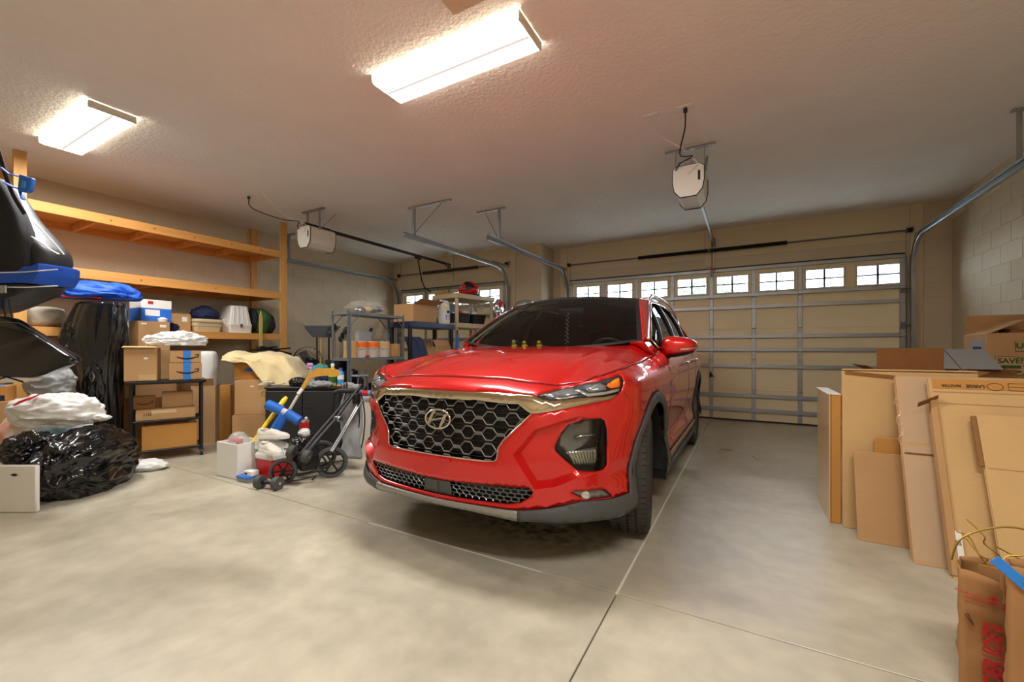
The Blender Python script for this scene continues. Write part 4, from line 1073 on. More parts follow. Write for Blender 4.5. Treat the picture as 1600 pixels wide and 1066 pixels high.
# ================================================================ generic builders for boxes, bags and cloth
def slab(poly, depth, bev=.0, M=None, seg=2):
    """outline in (x, z) with thickness along y, edges rounded"""
    bm = bmesh.new(); n = len(poly)
    a = [bm.verts.new((x, -depth/2, z)) for x, z in poly]; b = [bm.verts.new((x, depth/2, z)) for x, z in poly]
    bm.faces.new(a[::-1]); bm.faces.new(b)
    for i in range(n): bm.faces.new((a[i], a[(i+1) % n], b[(i+1) % n], b[i]))
    if bev: bmesh.ops.bevel(bm, geom=list(bm.edges), offset=bev, segments=seg, affect='EDGES', profile=.5, clamp_overlap=True)
    bm.verts.index_update()
    m = MB().add([tuple(v.co) for v in bm.verts], [tuple(v.index for v in f.verts) for f in bm.faces], 0, M); bm.free(); return m
def pillow(poly, depth, y0=0, n=10, k=.16, step=.03):
    """stuffed shape: outline in (x, z), bulging along y"""
    q = []
    for i in range(len(poly)):
        a, b = poly[i], poly[(i+1) % len(poly)]; c_ = max(1, int(math.hypot(a[0]-b[0], a[1]-b[1])/step))
        q += [(a[0]+(b[0]-a[0])*j/c_, a[1]+(b[1]-a[1])*j/c_) for j in range(c_)]
    for _ in range(2): q = [((q[i-1][0]+2*q[i][0]+q[(i+1) % len(q)][0])/4, (q[i-1][1]+2*q[i][1]+q[(i+1) % len(q)][1])/4) for i in range(len(q))]
    cx = sum(p[0] for p in q)/len(q); cz = sum(p[1] for p in q)/len(q); N = len(q); vs = []
    for j in range(n+1):
        t = -1+2*j/n; f = 1-k*(1-math.sqrt(max(0, 1-abs(t)**3.2)))/1.0
        for (x, z) in q: vs.append((cx+(x-cx)*f, y0+t*depth/2, cz+(z-cz)*f+.004*noise.noise(Vector((x*9, t*2, z*9)))))
    fs = [(j*N+i, j*N+(i+1) % N, (j+1)*N+(i+1) % N, (j+1)*N+i) for j in range(n) for i in range(N)]+[tuple(range(N-1, -1, -1)), tuple(range(n*N, (n+1)*N))]
    return MB().add(vs, fs)
def carton(label, loc, size, rz=0, m='cardboard', tape='tape', group=None, tilt=(0, 0), flaps=None, tape_front=True, cat='box', name='cardboard_box'):
    """shipping carton: loc = middle of its base; closed with taped flaps, or flaps = {side: angle} for an open top"""
    w_, d_, h_ = size
    t = thing(name, label, cat, loc, rz, group, rot=(tilt[0], tilt[1], rz) if tilt != (0, 0) else None)
    th = .006
    if flaps is None:
        MB().box((0, 0, h_/2-.002), (w_, d_, h_-.004), .004).build('body', m, t)
        for s in (-1, 1): MB().box((0, s*(d_/4+.0006), h_-.002), (w_-.004, d_/2-.0022, .005), .0015).build('flap', m, t)
        if tape:
            MB().box((0, 0, h_+.0012), (w_+.001, .05, .0014)).build('tape', tape, t)
            if tape_front:
                for s in (-1, 1): MB().box((s*(w_/2+.0004), 0, h_-.035), (.0014, .05, .07)).build('tape', tape, t)
    else:
        b = MB().box((0, 0, th/2), (w_, d_, th))
        for s in (-1, 1): b.box((0, s*(d_/2-th/2), h_/2), (w_, th, h_)).box((s*(w_/2-th/2), 0, h_/2), (th, d_-2*th, h_))
        b.build('body', m, t)
        for side, (ang, ln) in flaps.items():
            sx, sy = {'f': (0, -1), 'b': (0, 1), 'l': (-1, 0), 'r': (1, 0)}[side]
            if sy: M = frame((0, sy*(d_/2-th/2), h_), -sy*(ang-PI/2), 0, 0); MB().box((0, 0, ln/2), (w_-.004, .004, ln), .0015, M).build('flap', m, t)
            else: M = frame((sx*(w_/2-th/2), 0, h_), 0, sx*(ang-PI/2), 0); MB().box((0, 0, ln/2), (.004, d_-.004, ln), .0015, M).build('flap', m, t)
    return t
def loft(secs, n=40, pleat=0, nf=9, seed=0, cap=True):
    """secs: (z, xc, yc, half width, half depth)"""
    m = MB(); vs = []
    for i, (z, xc, yc, a, b) in enumerate(secs):
        for k_ in range(n):
            t = 2*PI*k_/n; c_, s_ = math.cos(t), math.sin(t)
            e = 1+pleat*(.28*math.sin(t*nf+seed+1.8*math.sin(z*2.3)+2*noise.noise(Vector((c_, s_, z*1.5))))+.7*noise.noise(Vector((c_*2.3+seed, s_*2.3, z*2.2)))+.35*noise.noise(Vector((c_*7+seed, s_*7, z*1.2))))
            vs.append((xc+math.copysign(abs(c_)**.8, c_)*a*e, yc+math.copysign(abs(s_)**.8, s_)*b*e, z))
    N = len(secs)
    fs = [(i*n+k_, i*n+(k_+1) % n, (i+1)*n+(k_+1) % n, (i+1)*n+k_) for i in range(N-1) for k_ in range(n)]
    if cap: fs += [tuple(range(n-1, -1, -1)), tuple(range((N-1)*n, N*n))]
    m.add(vs, fs); return m
def interp(secs, k_=5):
    out = []
    Q = [secs[0]]+secs+[secs[-1]]
    for i in range(1, len(Q)-2):
        for q in range(k_):
            u = q/k_; p0, p1, p2, p3 = Q[i-1:i+3]
            out.append(tuple(.5*((2*b)+(-a+c)*u+(2*a-5*b+4*c-d_)*u*u+(-a+3*b-3*c+d_)*u**3) for a, b, c, d_ in zip(p0, p1, p2, p3)))
    out.append(secs[-1]); return out
def smile(parent, M, s=1.0):
    """printed curved arrow"""
    m = MB(); P = []; n = 16
    for i in range(n+1):
        u = i/n; x = -.075+.15*u; z = -.022*math.sin(PI*(u*.92+.04)); wd = .0035+.004*math.sin(PI*u)
        P.append((x*s, z*s, wd*s))
    vs = [(x, 0, z+wd) for x, z, wd in P]+[(x, 0, z-wd) for x, z, wd in P]
    m.add(vs, [(i, i+1, n+2+i, n+1+i) for i in range(n)], 0, M)
    a = [(.055, 0, .016), (.092, 0, .022), (.082, 0, -.016), (.076, 0, -.012), (.080, 0, .012), (.056, 0, .009)]
    m.add([(x*s, y, z*s) for x, y, z in a], [(0, 1, 4, 5), (1, 2, 3, 4)], 0, M)
    return m.build('printed_arrow', 'ink', parent, recalc=False)
def bottle(lab, loc, prof, m_body, cap, m_cap, cat='bottle', rz=0, band=None):
    t = thing('bottle', lab, cat, loc, rz)
    MB().lathe(prof, 20).build('body', m_body, t, smooth=40)
    if cap: MB().lathe(cap, 16).build('cap', m_cap, t, smooth=40)
    if band: MB().lathe([(band[0], band[1]), (band[0]+.001, band[1]), (band[0]+.001, band[2]), (band[0], band[2])], 20).build('label_wrap', band[3], t, smooth=40)
    return t
YAW = .51077
# ================================================================ wooden wall shelves
sh = thing('storage_shelf', 'tall wooden storage shelf of pale lumber built along the left wall', 'shelf', (-6.68, 2.6, 0))
SX, SY = -6.68, 2.6
def lum(name, x0, x1, y0, y1, z0, z1, m='wood'): return MB().box(((x0+x1)/2-SX, (y0+y1)/2-SY, (z0+z1)/2), (x1-x0, y1-y0, z1-z0), .003).build(name, m, sh)
for y in (1.206, 3.905):
    lum('post', -6.299, -6.261, y, y+.09 if y < 2 else y+.102, 0, ZC-.001, 'wood_post'); lum('post', XL+.012, XL+.05, y, y+.09, 0, ZC-.001, 'wood_post')
for (z0, z1) in ((2.540, 2.645), (1.902, 2.010), (1.275, 1.368)):
    lum('front_rail', -6.299, -6.261, 1.298, 3.903, z0, z1); lum('back_rail', XL+.012, XL+.05, 1.298, 3.903, z0, z1)
    for i in range(6):
        y = 1.30+i*.513; lum('joist', XL+.052, -6.301, y, y+.038, z0+.004, z1-.022, 'wood')
    for j in range(4):
        x0 = XL+.052+j*.187; lum('deck_board', x0, x0+.184, 1.298, 3.903, z1-.018, z1, 'wood')
for (y, z) in ((1.93, 2.59), (2.33, 2.60), (2.75, 2.585), (3.2, 2.6), (2.2, 1.955), (3.0, 1.96), (3.6, 2.60)):
    MB().lathe([(0,-.001),(.009,-.001),(.009,.001),(0,.001)], 10, frame((-6.2605-SX, y-SY, z), 0, PI/2, 0)).build('knot', 'knot', sh)
SH3 = 1.369
# things on the lowest deck
b = blob((.22,.14,.11), .02, 2.2, 3, 4, .4, squash=.6, flat=-.105).build('folded_blanket', 'beige_fabric', None, (-6.56, 1.48, SH3+.106), smooth=60); tag(b, 'folded pale grey beige blanket beside the near shelf post', 'blanket')
o = carton('brown carton with a white address label next to the tan litter pan', (-6.55, 2.585, SH3), (.34,.36,.225), PI/2, 'cardboard')
MB().box((.10,-.1806,.155), (.06,.001,.06)).build('shipping_label', 'paper', o)
t = thing('litter_pan', 'tan plastic litter pan with a wide rim on the wooden deck', 'pan', (-6.47, 2.95, SH3), PI/2)
m = MB()
def rr(hw, hd, z, r=.05, n=5):
    P = []
    for (sx, sy, a0) in ((1,1,0),(-1,1,90),(-1,-1,180),(1,-1,270)):
        for i in range(n+1):
            a = R(a0+90*i/n); P.append((sx*(hw-r)+r*math.cos(a), sy*(hd-r)+r*math.sin(a), z))
    return P
def tub(levels, n=5):
    m_ = MB(); vs = []
    for (hw, hd, z, r) in levels: vs += rr(hw, hd, z, r, n)
    k_ = 4*(n+1); N = len(levels)
    m_.add(vs, [(i*k_+j, i*k_+(j+1) % k_, (i+1)*k_+(j+1) % k_, (i+1)*k_+j) for i in range(N-1) for j in range(k_)]+[tuple(range(k_-1, -1, -1)), tuple(range((N-1)*k_, N*k_))]); return m_
tub([(.155,.13,0,.04),(.17,.145,.075,.05),(.178,.152,.078,.05),(.172,.16,.13,.05),(.18,.175,.132,.055),(.18,.175,.15,.055),(.174,.163,.15,.05),(.16,.135,.02,.04)]).build('tray', 'tan_plastic', t, smooth=40)
tub([(.18,.175,.151,.055),(.17,.16,.17,.05),(.16,.145,.172,.05)]).build('rim_cover', 'tan_plastic', t, smooth=40)
b = blob((.16,.145,.085), .05, 2.6, 5, 4, .6, flat=-.07).build('crumpled_jacket', 'navy_fabric', None, (-6.52, 2.985, SH3+.174+.071), smooth=60); tag(b, 'crumpled navy blue jacket piled on the tan litter pan', 'jacket')
t = thing('pet_carrier', 'upright pale grey ribbed plastic container with a front latch on the deck', 'container', (-6.50, 3.37, SH3), PI/2)
tub([(.15,.15,0,.02),(.155,.155,.10,.02),(.158,.158,.105,.02),(.158,.158,.125,.02),(.15,.15,.13,.02),(.115,.125,.385,.03),(.09,.10,.395,.03)]).build('body', 'white_plastic', t, smooth=30)
for x in (-.075, -.025, .025, .075): MB().tube([(x*1.35, -.150, .135), (x, -.126, .38)], .008, 6).build('rib', 'white_plastic', t, smooth=60)
MB().box((0,-.163,.105), (.03,.012,.05), .003).build('latch', 'galv_dark', t)
MB().box((-.17,.0,.10), (.09,.2,.2), .02).build('side_door', 'offwhite_plastic', t)
t = thing('tent_bag', 'bulging dark green duffel bag with black ends by the shelf post', 'bag', (-6.50, 3.725, SH3+.001))
blob((.17,.15,.20), .03, 2.0, 8, 4, .5, flat=-.18).build('body', 'green_fabric', t, (0, 0, .18), smooth=60)
blob((.15,.07,.16), .03, 2.4, 11, 4, .6, flat=-.15).build('end_cap', 'black_fabric', t, (.03, .095, .15), smooth=60)
blob((.13,.06,.17), .03, 2.4, 12, 4, .6, flat=-.20).build('end_cap', 'black_fabric', t, (.0, -.115, .20), smooth=60)
t = thing('wooden_stake', 'pointed yellow wooden stake standing before the green duffel bag', 'stake', (-6.225, 3.58, 0))
MB().prism([(-.022,0),(.022,0),(.022,1.60),(0,1.70),(-.022,1.60)], -.009, .009, Matrix(((0,0,1,0),(1,0,0,0),(0,1,0,0),(0,0,0,1)))).build('stake_body', 'stake_wood', t)
t = thing('folded_tripod', 'black folded camera tripod lying under the green duffel bag', 'tripod', (-6.10, 3.62, 1.011))
for i, (dy, dz) in enumerate(((-.10,.10),(.02,.14),(.14,.06),(.22,.12))): MB().tube([(0,-.16+dy,.06+dz*.5),(.02,.1+dy,.02+dz)], .012, 8).build('leg', 'black_plastic', t, smooth=60)
MB().box((0,-.12,.13), (.06,.08,.07), .01).cyl((0,-.1,.16), (.0,.35,.05), .016, 10).build('head', 'black_plastic', t, smooth=40)
MB().box((.0,.06,-.5), (.10,.30,1.02), .02).build('carry_case', 'black_fabric', t, smooth=40)
# clutter under and before the deck
carton('plain carton tucked under the lowest wooden deck', (-6.52, 2.62, .0), (.34,.42,1.12), PI/2, 'cardboard')
c1 = carton('carton with torn white stickers beneath the blue and white box', (-6.08, 2.19, 1.12), (.30,.34,.335), PI/2+.05, 'cardboard')
MB().box((-.10,-.171,.305), (.05,.001,.018)).box((.08,-.171,.285), (.06,.001,.03)).build('sticker', 'paper', c1)
carton('big carton at the bottom of the pile behind the black cart', (-6.07, 2.20, 0), (.44,.38,.58), PI/2, 'cardboard_dark')
carton('second carton of the pile behind the black cart', (-6.07, 2.20, .582), (.40,.36,.536), PI/2+.03, 'cardboard')
t = thing('appliance_box', 'blue and white printed appliance box on top of a carton pile', 'box', (-6.12, 2.24, 1.458), PI/2+.06)
MB().box((0,0,.075), (.30,.26,.15), .004).build('lower_box', 'blue_plastic', t); MB().box((0,0,.20), (.30,.26,.10), .004).build('upper_box', 'paper', t)
MB().box((-.04,-.131,.10), (.14,.001,.07)).build('printed_panel', 'paper', t); MB().box((-.06,-.131,.215), (.05,.001,.035)).build('printed_mark', 'red_ink', t)
MB().lathe([(0,0),(.04,.0),(.05,.03),(.02,.05),(0,.05)], 12, frame((.05,-.15,-.0))).build('crumpled_paper', 'paper', t, smooth=40)
b = blob((.085,.06,.05), .03, 3, 4, 3, .6).build('cable_bundle', 'navy_fabric', None, (-6.16, 2.46, SH3+.03), smooth=50); tag(b, 'dark blue coiled cable bundle at the edge of the wooden deck', 'cable')
# tall black covered thing
t = thing('garment_bag', 'tall glossy black plastic sheeting draped over a stack by the wooden shelves', 'plastic cover', (-5.90, 1.73, 0), YAW)
secs = interp([(0.0,.05,0,.13,.09),(.18,.05,0,.15,.10),(.40,.03,0,.17,.11),(.75,.0,0,.20,.12),(1.05,-.03,0,.26,.13),(1.25,-.06,0,.31,.14),(1.42,-.03,0,.28,.14),(1.56,.0,0,.24,.13),(1.62,.02,0,.21,.11),(1.635,.02,0,.10,.05)], 6)
loft(secs, 110, .16, 9, 2).build('sheet', 'bin_black', t, smooth=70)
blob((.10,.05,.22), .05, 3, 9, 4, .7, st=(1.5,1,.5)).build('loose_fold', 'bin_black', t, (-.20,-.09,1.20), smooth=60)
blob((.08,.04,.30), .05, 3, 14, 4, .7, st=(2,1,.4)).build('loose_fold', 'bin_black', t, (.04,-.10,.75), smooth=60)
t = thing('sleeping_bag', 'blue sleeping bag flopped over the top of the black plastic cover', 'sleeping bag', (-6.02, 1.72, 1.645), YAW+.45)
blob((.36,.15,.075), .10, 1.1, 21, 5, .5, flat=-.06, st=(1,2,1)).build('bag', 'blue_fabric', t, (0, 0, .08), smooth=60)
MB().tube([(-.2,-.13,.03),(-.1,-.16,.02),(0,-.15,.03),(.1,-.14,.02)], .012, 6).build('red_lining', 'red_plastic', t, smooth=60)
# ================================================================ black cart and its boxes
ct = thing('utility_cart', 'black metal utility cart on casters with wire sides', 'cart', (-5.406, 2.127, 0), R(67.8))
for x in (-.283, .283):
    for y in (-.17, .17):
        MB().box((x, y, .44), (.026,.026,.72), .004).build('leg', 'black_metal', ct)
        cs = MB().cyl((x-.012, y, .035), (x+.012, y, .035), .033, 18).build('caster', 'black_plastic', ct, smooth=40)
        MB().box((x, y, .062), (.034,.03,.03), .004).build('caster_fork', 'black_metal', cs)
tub([(.315,.205,.782,.04),(.325,.215,.790,.05),(.325,.215,.806,.05),(.315,.205,.812,.04)]).build('top', 'black_metal', ct, smooth=40)
for z in (.40, .095):
    for y in (-.17, .17): MB().box((0, y, z), (.56,.014,.02), .003).build('shelf_rail', 'black_metal', ct)
    for i in range(9): MB().cyl((-.27, -.16+i*.04, z), (.27, -.16+i*.04, z), .003, 6).build('shelf_wire', 'black_metal', ct)
for s in (-1, 1):
    for i in range(5): MB().cyl((s*.283, -.12+i*.06, .10), (s*.283, -.12+i*.06, .78), .003, 6).build('side_wire', 'black_metal', ct)
    for i in range(6): MB().cyl((s*.283, -.17, .2+i*.1), (s*.283, .17, .2+i*.1), .003, 6).build('side_wire', 'black_metal', ct)
def on_cart(x, y, z): v = Matrix.Rotation(R(67.8), 4, 'Z') @ Vector((x, y, z)); return (v.x-5.406, v.y+2.127, v.z)
CR = R(67.8)
bx = carton('long orange brown carton on the bottom rack of the black cart', on_cart(.02, -.02, .107), (.45,.28,.245), CR, 'cardboard_orange')
bx = carton('flat carton with printed digits on the middle rack of the black cart', on_cart(-.01, -.02, .412), (.48,.28,.105), CR, 'cardboard', tape='tape_clear')
text('1153', .032, 'ink_brown', bx, (-.15,-.1405,.06), (PI/2,0,0), bold=.001)
MB().box((-.215,-.1405,.045), (.05,.001,.06)).build('shipping_label', 'cardboard_pale', bx)
MB().box((-.02,-.1405,.083), (.20,.001,.035)).build('clear_tape', 'tape_clear', bx)
for lab, x, y, z, w_, h_, mm in (('small carton with a printed arrow behind the flat carton on the cart', -.19, .03, .521, .17, .13, 'cardboard_dark'), ('small plain carton at the back of the middle cart rack', .08, .06, .521, .26, .16, 'cardboard')):
    o = carton(lab, on_cart(x, y, z), (w_,.17,h_), CR, mm)
    if x < 0: smile(o, frame((0,-.0855,h_*.5)), .8)
o = carton('tall tilted carton with loose flap standing on the black cart', on_cart(-.20, -.04, .816), (.255,.24,.335), CR-.10, 'cardboard', tape=None)
MB().box((0,0,.012), (.26,.10,.004), .001, frame((-.01,-.10,.335), .12)).build('raised_flap', 'cardboard_light', o); MB().box((.04,-.1205,.23), (.03,.001,.018), 0, frame((0,0,0), 0, -.0, 0)).build('torn_label', 'paper', o)
MB().box((.05,-.1205,.035), (.14,.001,.06)).build('tape', 'tape', o)
for i, (z, h_, w_) in enumerate(((.816, .178, .275), (.997, .125, .262))):
    o = carton(('lower', 'upper')[i]+' of two stacked cartons with blue tape and a printed arrow on the cart', on_cart(.145, -.04, z), (w_,.24,h_), CR+.02, 'cardboard', tape=None)
    MB().box((.01,-.1212,h_/2), (.065,.0016,h_)).box((.01, 0, h_+.001), (.065,.242,.0016)).build('blue_tape', 'blue_tape', o)
    smile(o, frame((.01,-.1224,h_*.52)), 1.15)
b = blob((.25,.13,.07), .06, 2.6, 31, 5, .7, flat=-.05).build('plastic_bag', 'bin_white', None, on_cart(.07, -.02, 1.228), (0,0,CR), smooth=60); tag(b, 'white crumpled plastic bag lying on top of the cart boxes', 'bag')
# ================================================================ rolls and cartons right of the cart
t = thing('wrapped_roll', 'white plastic wrapped roll standing upright in a tall narrow carton', 'roll', (-5.80, 2.67, 0), .9)
loft(interp([(.62,0,0,.115,.115),(.80,0,0,.12,.12),(1.0,.0,0,.118,.118),(1.10,0,0,.10,.10),(1.115,0,0,.03,.03)], 4), 40, .04, 11, 3).build('wrapped_body', 'bin_white', t, smooth=60)
b_ = MB()
for s in (-1, 1): b_.box((0, s*.118, .35), (.24,.006,.70)).box((s*.118, 0, .35), (.006,.23,.70))
b_.box((0,0,.003), (.24,.24,.006)).build('tall_carton', 'cardboard_pale', t)
MB().box((0,0,.05), (.22,.004,.10), .001, frame((0,-.118,.70), .5)).build('flap', 'cardboard_pale', t)
carton('narrow upright carton with a torn top beside the wrapped roll', (-5.56, 2.79, 0), (.12,.12,.70), .7, 'cardboard_orange')
carton('large bottom carton of the stack left of the black cabinet', (-5.12, 2.97, 0), (.52,.42,.375), .78, 'cardboard')
o = carton('creased middle carton with pencil scribbles in the stack by the black cabinet', (-5.13, 2.98, .377), (.47,.42,.40), .74, 'cardboard')
MB().tube([(.08+.03*math.cos(i*.6)-.0, -.2115, .24+.03*math.sin(i*.6)) for i in range(10)], .002, 4).build('scribble', 'ink_brown', o); MB().box((-.05,-.2108,.33), (.04,.0008,.012)).build('torn_spot', 'paper', o)
t = thing('file_box', 'orange cardboard file box with a lid and a blue oval label', 'box', (-5.24, 2.94, .779), .70)
MB().box((0,0,.10), (.34,.28,.20), .003).build('body', 'cardboard_orange', t); MB().box((0,0,.212), (.36,.30,.07), .004).build('lid', 'cardboard_orange', t)
MB().lathe([(0,0),(.045,0),(.045,.001),(0,.001)], 20, frame((0,-.1405,.115), PI/2) @ Matrix.Diagonal((1.3,.45,1,1))).build('label_patch', 'blue_plastic', t); MB().box((0,-.1405,.165), (.03,.001,.012)).build('hand_slot', 'paper', t)
# cream sheet draped over the stack
def sheet(a, b):
    # a along the room, b from the back over the top edge and down the front
    x = -.47+.90*a
    dp = [(.34,1.06),(.12,1.075),(-.12,1.07),(-.20,1.045),(-.235,.96),(-.26,.86),(-.29,.74)]
    u = b*(len(dp)-1); i = min(int(u), len(dp)-2); f = u-i; y = dp[i][0]+(dp[i+1][0]-dp[i][0])*f; z = dp[i][1]+(dp[i+1][1]-dp[i][1])*f
    hang = max(0, (b-.45)/.55); k_ = min(max((a-.30)/.25, 0), 1); k_ = k_*k_*(3-2*k_)
    if hang > 0: z = 1.05-(1.05-z)*(.22+.78*k_)*(1+.12*math.sin(a*9)); y = -.18+(y+.18)*(.5+.5*k_)
    s_ = min(max((a-.62)/.38, 0), 1); z -= .33*s_**1.4*(1-.35*b); y -= .06*s_
    y += .024*hang*math.sin(a*26+2*b)+.012*fbm((a*5, b*4, 1)); z += .028*fbm((a*6, b*3.5, 4))+.015*math.sin(a*17)*(1-hang)
    return (x, y, z+.012)
t = thing('draped_sheet', 'cream fabric sheet draped over the carton stack and black cabinet corner', 'sheet', (-5.06, 3.05, 0), .62)
o = MB().grid(sheet, 70, 44).build('cloth', 'cream_fabric', t, smooth=80); solidify(o, .006)
t = thing('knotted_rope', 'coil of pale rope at the corner of the black cabinet', 'rope', (-4.57, 2.665, .74), YAW)
m = MB()
for i in range(3): m.tube([(.02*i+.055*math.cos(q*.55), .03*math.sin(q*.55), .012+.014*i+.004*math.sin(q*1.7)) for q in range(13)], .010, 6)
m.tube([(.05,0,.02),(.12,-.02,.015),(.18,.01,.02),(.22,0,.03)], .009, 6); m.build('coil', 'beige_fabric', t, smooth=60)
# ================================================================ black cabinet and what stands on it
cb = thing('cabinet', 'low black two door cabinet with a cluttered top', 'cabinet', (-4.215, 2.945, 0), YAW)
MB().box((0,0,.355), (.80,.25,.71), .004).build('body', 'black_plastic', cb)
MB().box((0,-.005,.722), (.82,.265,.024), .004).build('top', 'black_plastic', cb)
for s in (-1, 1):
    dr = MB().box((s*.20,-.133,.36), (.392,.016,.66), .004).build('door', 'black_leather', cb)
    MB().box((s*.06,-.145,.52), (.08,.008,.006), .001).build('handle', 'dark_steel', dr)
def cab(x, y): v = Matrix.Rotation(YAW, 4, 'Z') @ Vector((x, y, 0)); return (v.x-4.215, v.y+2.945, .735)
t = thing('spray_bottle', 'clear spray bottle with a lilac trigger on the black cabinet', 'bottle', cab(.035,-.02), YAW+2.9)
MB().lathe([(.035,0),(.038,.01),(.036,.09),(.024,.14),(.014,.17),(.013,.19)], 20).build('body', 'clear_plastic', t, smooth=40)
MB().lathe([(.034,.004),(.034,.06),(0,.06)], 16).build('liquid', 'aqua', t, smooth=40)
MB().lathe([(.018,.185),(.018,.205),(.010,.215)], 14).box((.012,0,.235), (.075,.022,.036), .008).box((-.03,0,.215), (.02,.018,.05), .006, rotm(0,.3)).box((.045,0,.205), (.010,.014,.05), .004).build('trigger', 'pink', t, smooth=40)
bottle('yellow green capped cleaning bottle on the black cabinet', cab(.25,.035), [(.040,0),(.043,.01),(.043,.13),(.034,.17),(.016,.20),(.016,.21)], 'lime', [(.018,.21),(.019,.24),(.015,.245),(0,.245)], 'paper', band=(.0432,.03,.10,'green_fabric'))
bottle('light blue bottle with a dark blue cap on the black cabinet', cab(.345,.02), [(.032,0),(.034,.01),(.034,.13),(.026,.155),(.015,.165)], 'aqua', [(.018,.165),(.019,.195),(0,.197)], 'blue_plastic', band=(.0343,.07,.12,'paper'))
b = blob((.13,.045,.03), .03, 2.5, 41, 4, .6, flat=-.022).build('rag', 'grey_fabric', None, tuple(Vector(cab(.17,-.095))+Vector((0,0,.0225))), (0,0,YAW), smooth=60); tag(b, 'grey rag bunched at the front edge of the black cabinet', 'rag')
b = blob((.085,.06,.045), .035, 2.5, 43, 4, .6, flat=-.035).build('black_bag', 'bin_black', None, tuple(Vector(cab(-.125,.015))+Vector((0,0,.0355))), (0,0,YAW), smooth=60); tag(b, 'small black bag lying beside the clear spray bottle', 'bag')
MB(); t = thing('orange_clip', 'small orange plastic clip at the right corner of the black cabinet', 'clip', cab(.375,-.10), YAW); MB().box((0,0,.008), (.045,.02,.016), .005).build('clip_body', 'orange', t); MB().tube([(-.02,0,.016),(0,0,.024),(.02,0,.016)], .003, 6).build('clip_spring', 'galv', t)
# hockey stick leaning on the cabinet
t = thing('hockey_stick', 'wooden hockey stick with its blade resting above the black cabinet', 'hockey stick', (-3.866, 2.419, 0), 0)
V0 = Vector((-3.866, 2.419, 0))
def rel(*p): return tuple(Vector(p)-V0)
P = [rel(-3.512, 2.78, .905), rel(-3.60, 2.735, .915), rel(-3.70, 2.685, .912), rel(-3.765, 2.655, .88), rel(-3.80, 2.62, .80), rel(-3.83, 2.595, .73)]
m = MB(); vs = []
for (x, y, z), hgt in zip(P, (.030,.036,.040,.036,.024,.016)):
    for (dy, dz) in ((-.006,-hgt),(.006,-hgt),(.006,hgt),(-.006,hgt)): vs.append((x+dy*.4-(dz*.25 if hgt < .03 else 0), y+dy, z+dz))
m.add(vs, [(4*i+k_, 4*i+(k_+1) % 4, 4*i+4+(k_+1) % 4, 4*i+4+k_) for i in range(5) for k_ in range(4)]+[(0,1,2,3),(23,22,21,20)])
m.build('blade', 'stick_wood', t)
MB().tube([rel(-3.82, 2.60, .755), rel(-3.85, 2.545, .64), rel(-3.89, 2.48, .50), rel(-3.93, 2.41, .36), rel(-4.02, 2.30, .002)], .014, 4).build('shaft', 'offwhite_plastic', t)
MB().tube([rel(-3.822, 2.598, .745), rel(-3.832, 2.565, .70)], .018, 6).build('tape_wrap', 'paper', t)
# ================================================================ toys, cooler, shoes
t = thing('foam_box', 'open white box holding a clear ball of red packets', 'box', (-4.02, 2.13, 0), .06)
b_ = MB().box((0,0,.006), (.30,.24,.012))
for s in (-1, 1): b_.box((0, s*.113, .155), (.30,.014,.31), .002).box((s*.143, 0, .155), (.014,.212,.31), .002)
b_.build('walls', 'white_plastic', t); MB().box((0,0,.105), (.268,.208,.19), .004).build('packing', 'paper', t)
t = thing('globe', 'clear plastic ball with red and white packets inside the white box', 'ball', (-4.04, 2.12, .212), 0)
MB().lathe([(.0,0),(.045,.012),(.078,.05),(.086,.09),(.078,.13),(.045,.17),(0,.18)], 24).build('ball', 'clear_plastic', t, smooth=60)
MB().box((0,-.01,.10), (.11,.06,.05), .01, rotm(.2,.1,.3)).build('packet', 'red_plastic', t); MB().box((.0,-.045,.10), (.07,.006,.02), .002, rotm(.2,.1,.3)).build('packet_band', 'paper', t); MB().box((.02,.02,.055), (.10,.07,.04), .01, rotm(0,.3,.8)).build('packet', 'paper', t)
t = thing('yellow_bat', 'yellow plastic bat leaning out of the white box', 'toy bat', (-3.925, 2.125, .215)); MB().tube([(.0,0,.0),(.0,.10,.13),(.0,.22,.27),(-.005,.36,.43),(-.006,.385,.455)], [.013,.014,.020,.024,.016], 12).build('bat_body', 'yellow', t, smooth=60); MB().tube([(0,.02,.026),(0,.06,.078)], .016, 10).build('grip', 'orange', t, smooth=60)
t = thing('toy_mallet', 'blue foam cross shaped toy leaning behind the white sneakers', 'toy', (-3.74, 2.38, .555))
for a, b_ in (((-.163,-.073,.071),(-.03,-.01,.01)), ((.0,.01,-.01),(.10,.07,-.085)), ((-.15,-.08,-.29),(-.01,-.005,-.02))): MB().cyl(a, b_, .045, 20).build('foam_tube', 'blue_plastic', t, smooth=40)
MB().cyl((-.035,-.012,.012), (.005,.012,-.012), .032, 16).build('hub', 'white_plastic', t, smooth=40)
t = thing('cooler', 'small red cooler with a white lid under a pile of sneakers', 'cooler', (-3.725, 2.27, 0), .06)
tub([(.105,.095,0,.02),(.118,.108,.17,.025),(.118,.108,.175,.025)]).build('body', 'red_plastic', t, smooth=40)
tub([(.124,.114,.172,.03),(.126,.116,.20,.03),(.122,.112,.215,.03),(.11,.10,.235,.03)]).build('lid', 'white_plastic', t, smooth=40)
MB().tube([(-.125,0,.15),(-.135,0,.20),(-.11,0,.245),(.11,0,.245),(.135,0,.20),(.125,0,.15)], .007, 6).build('handle', 'white_plastic', t, smooth=60)
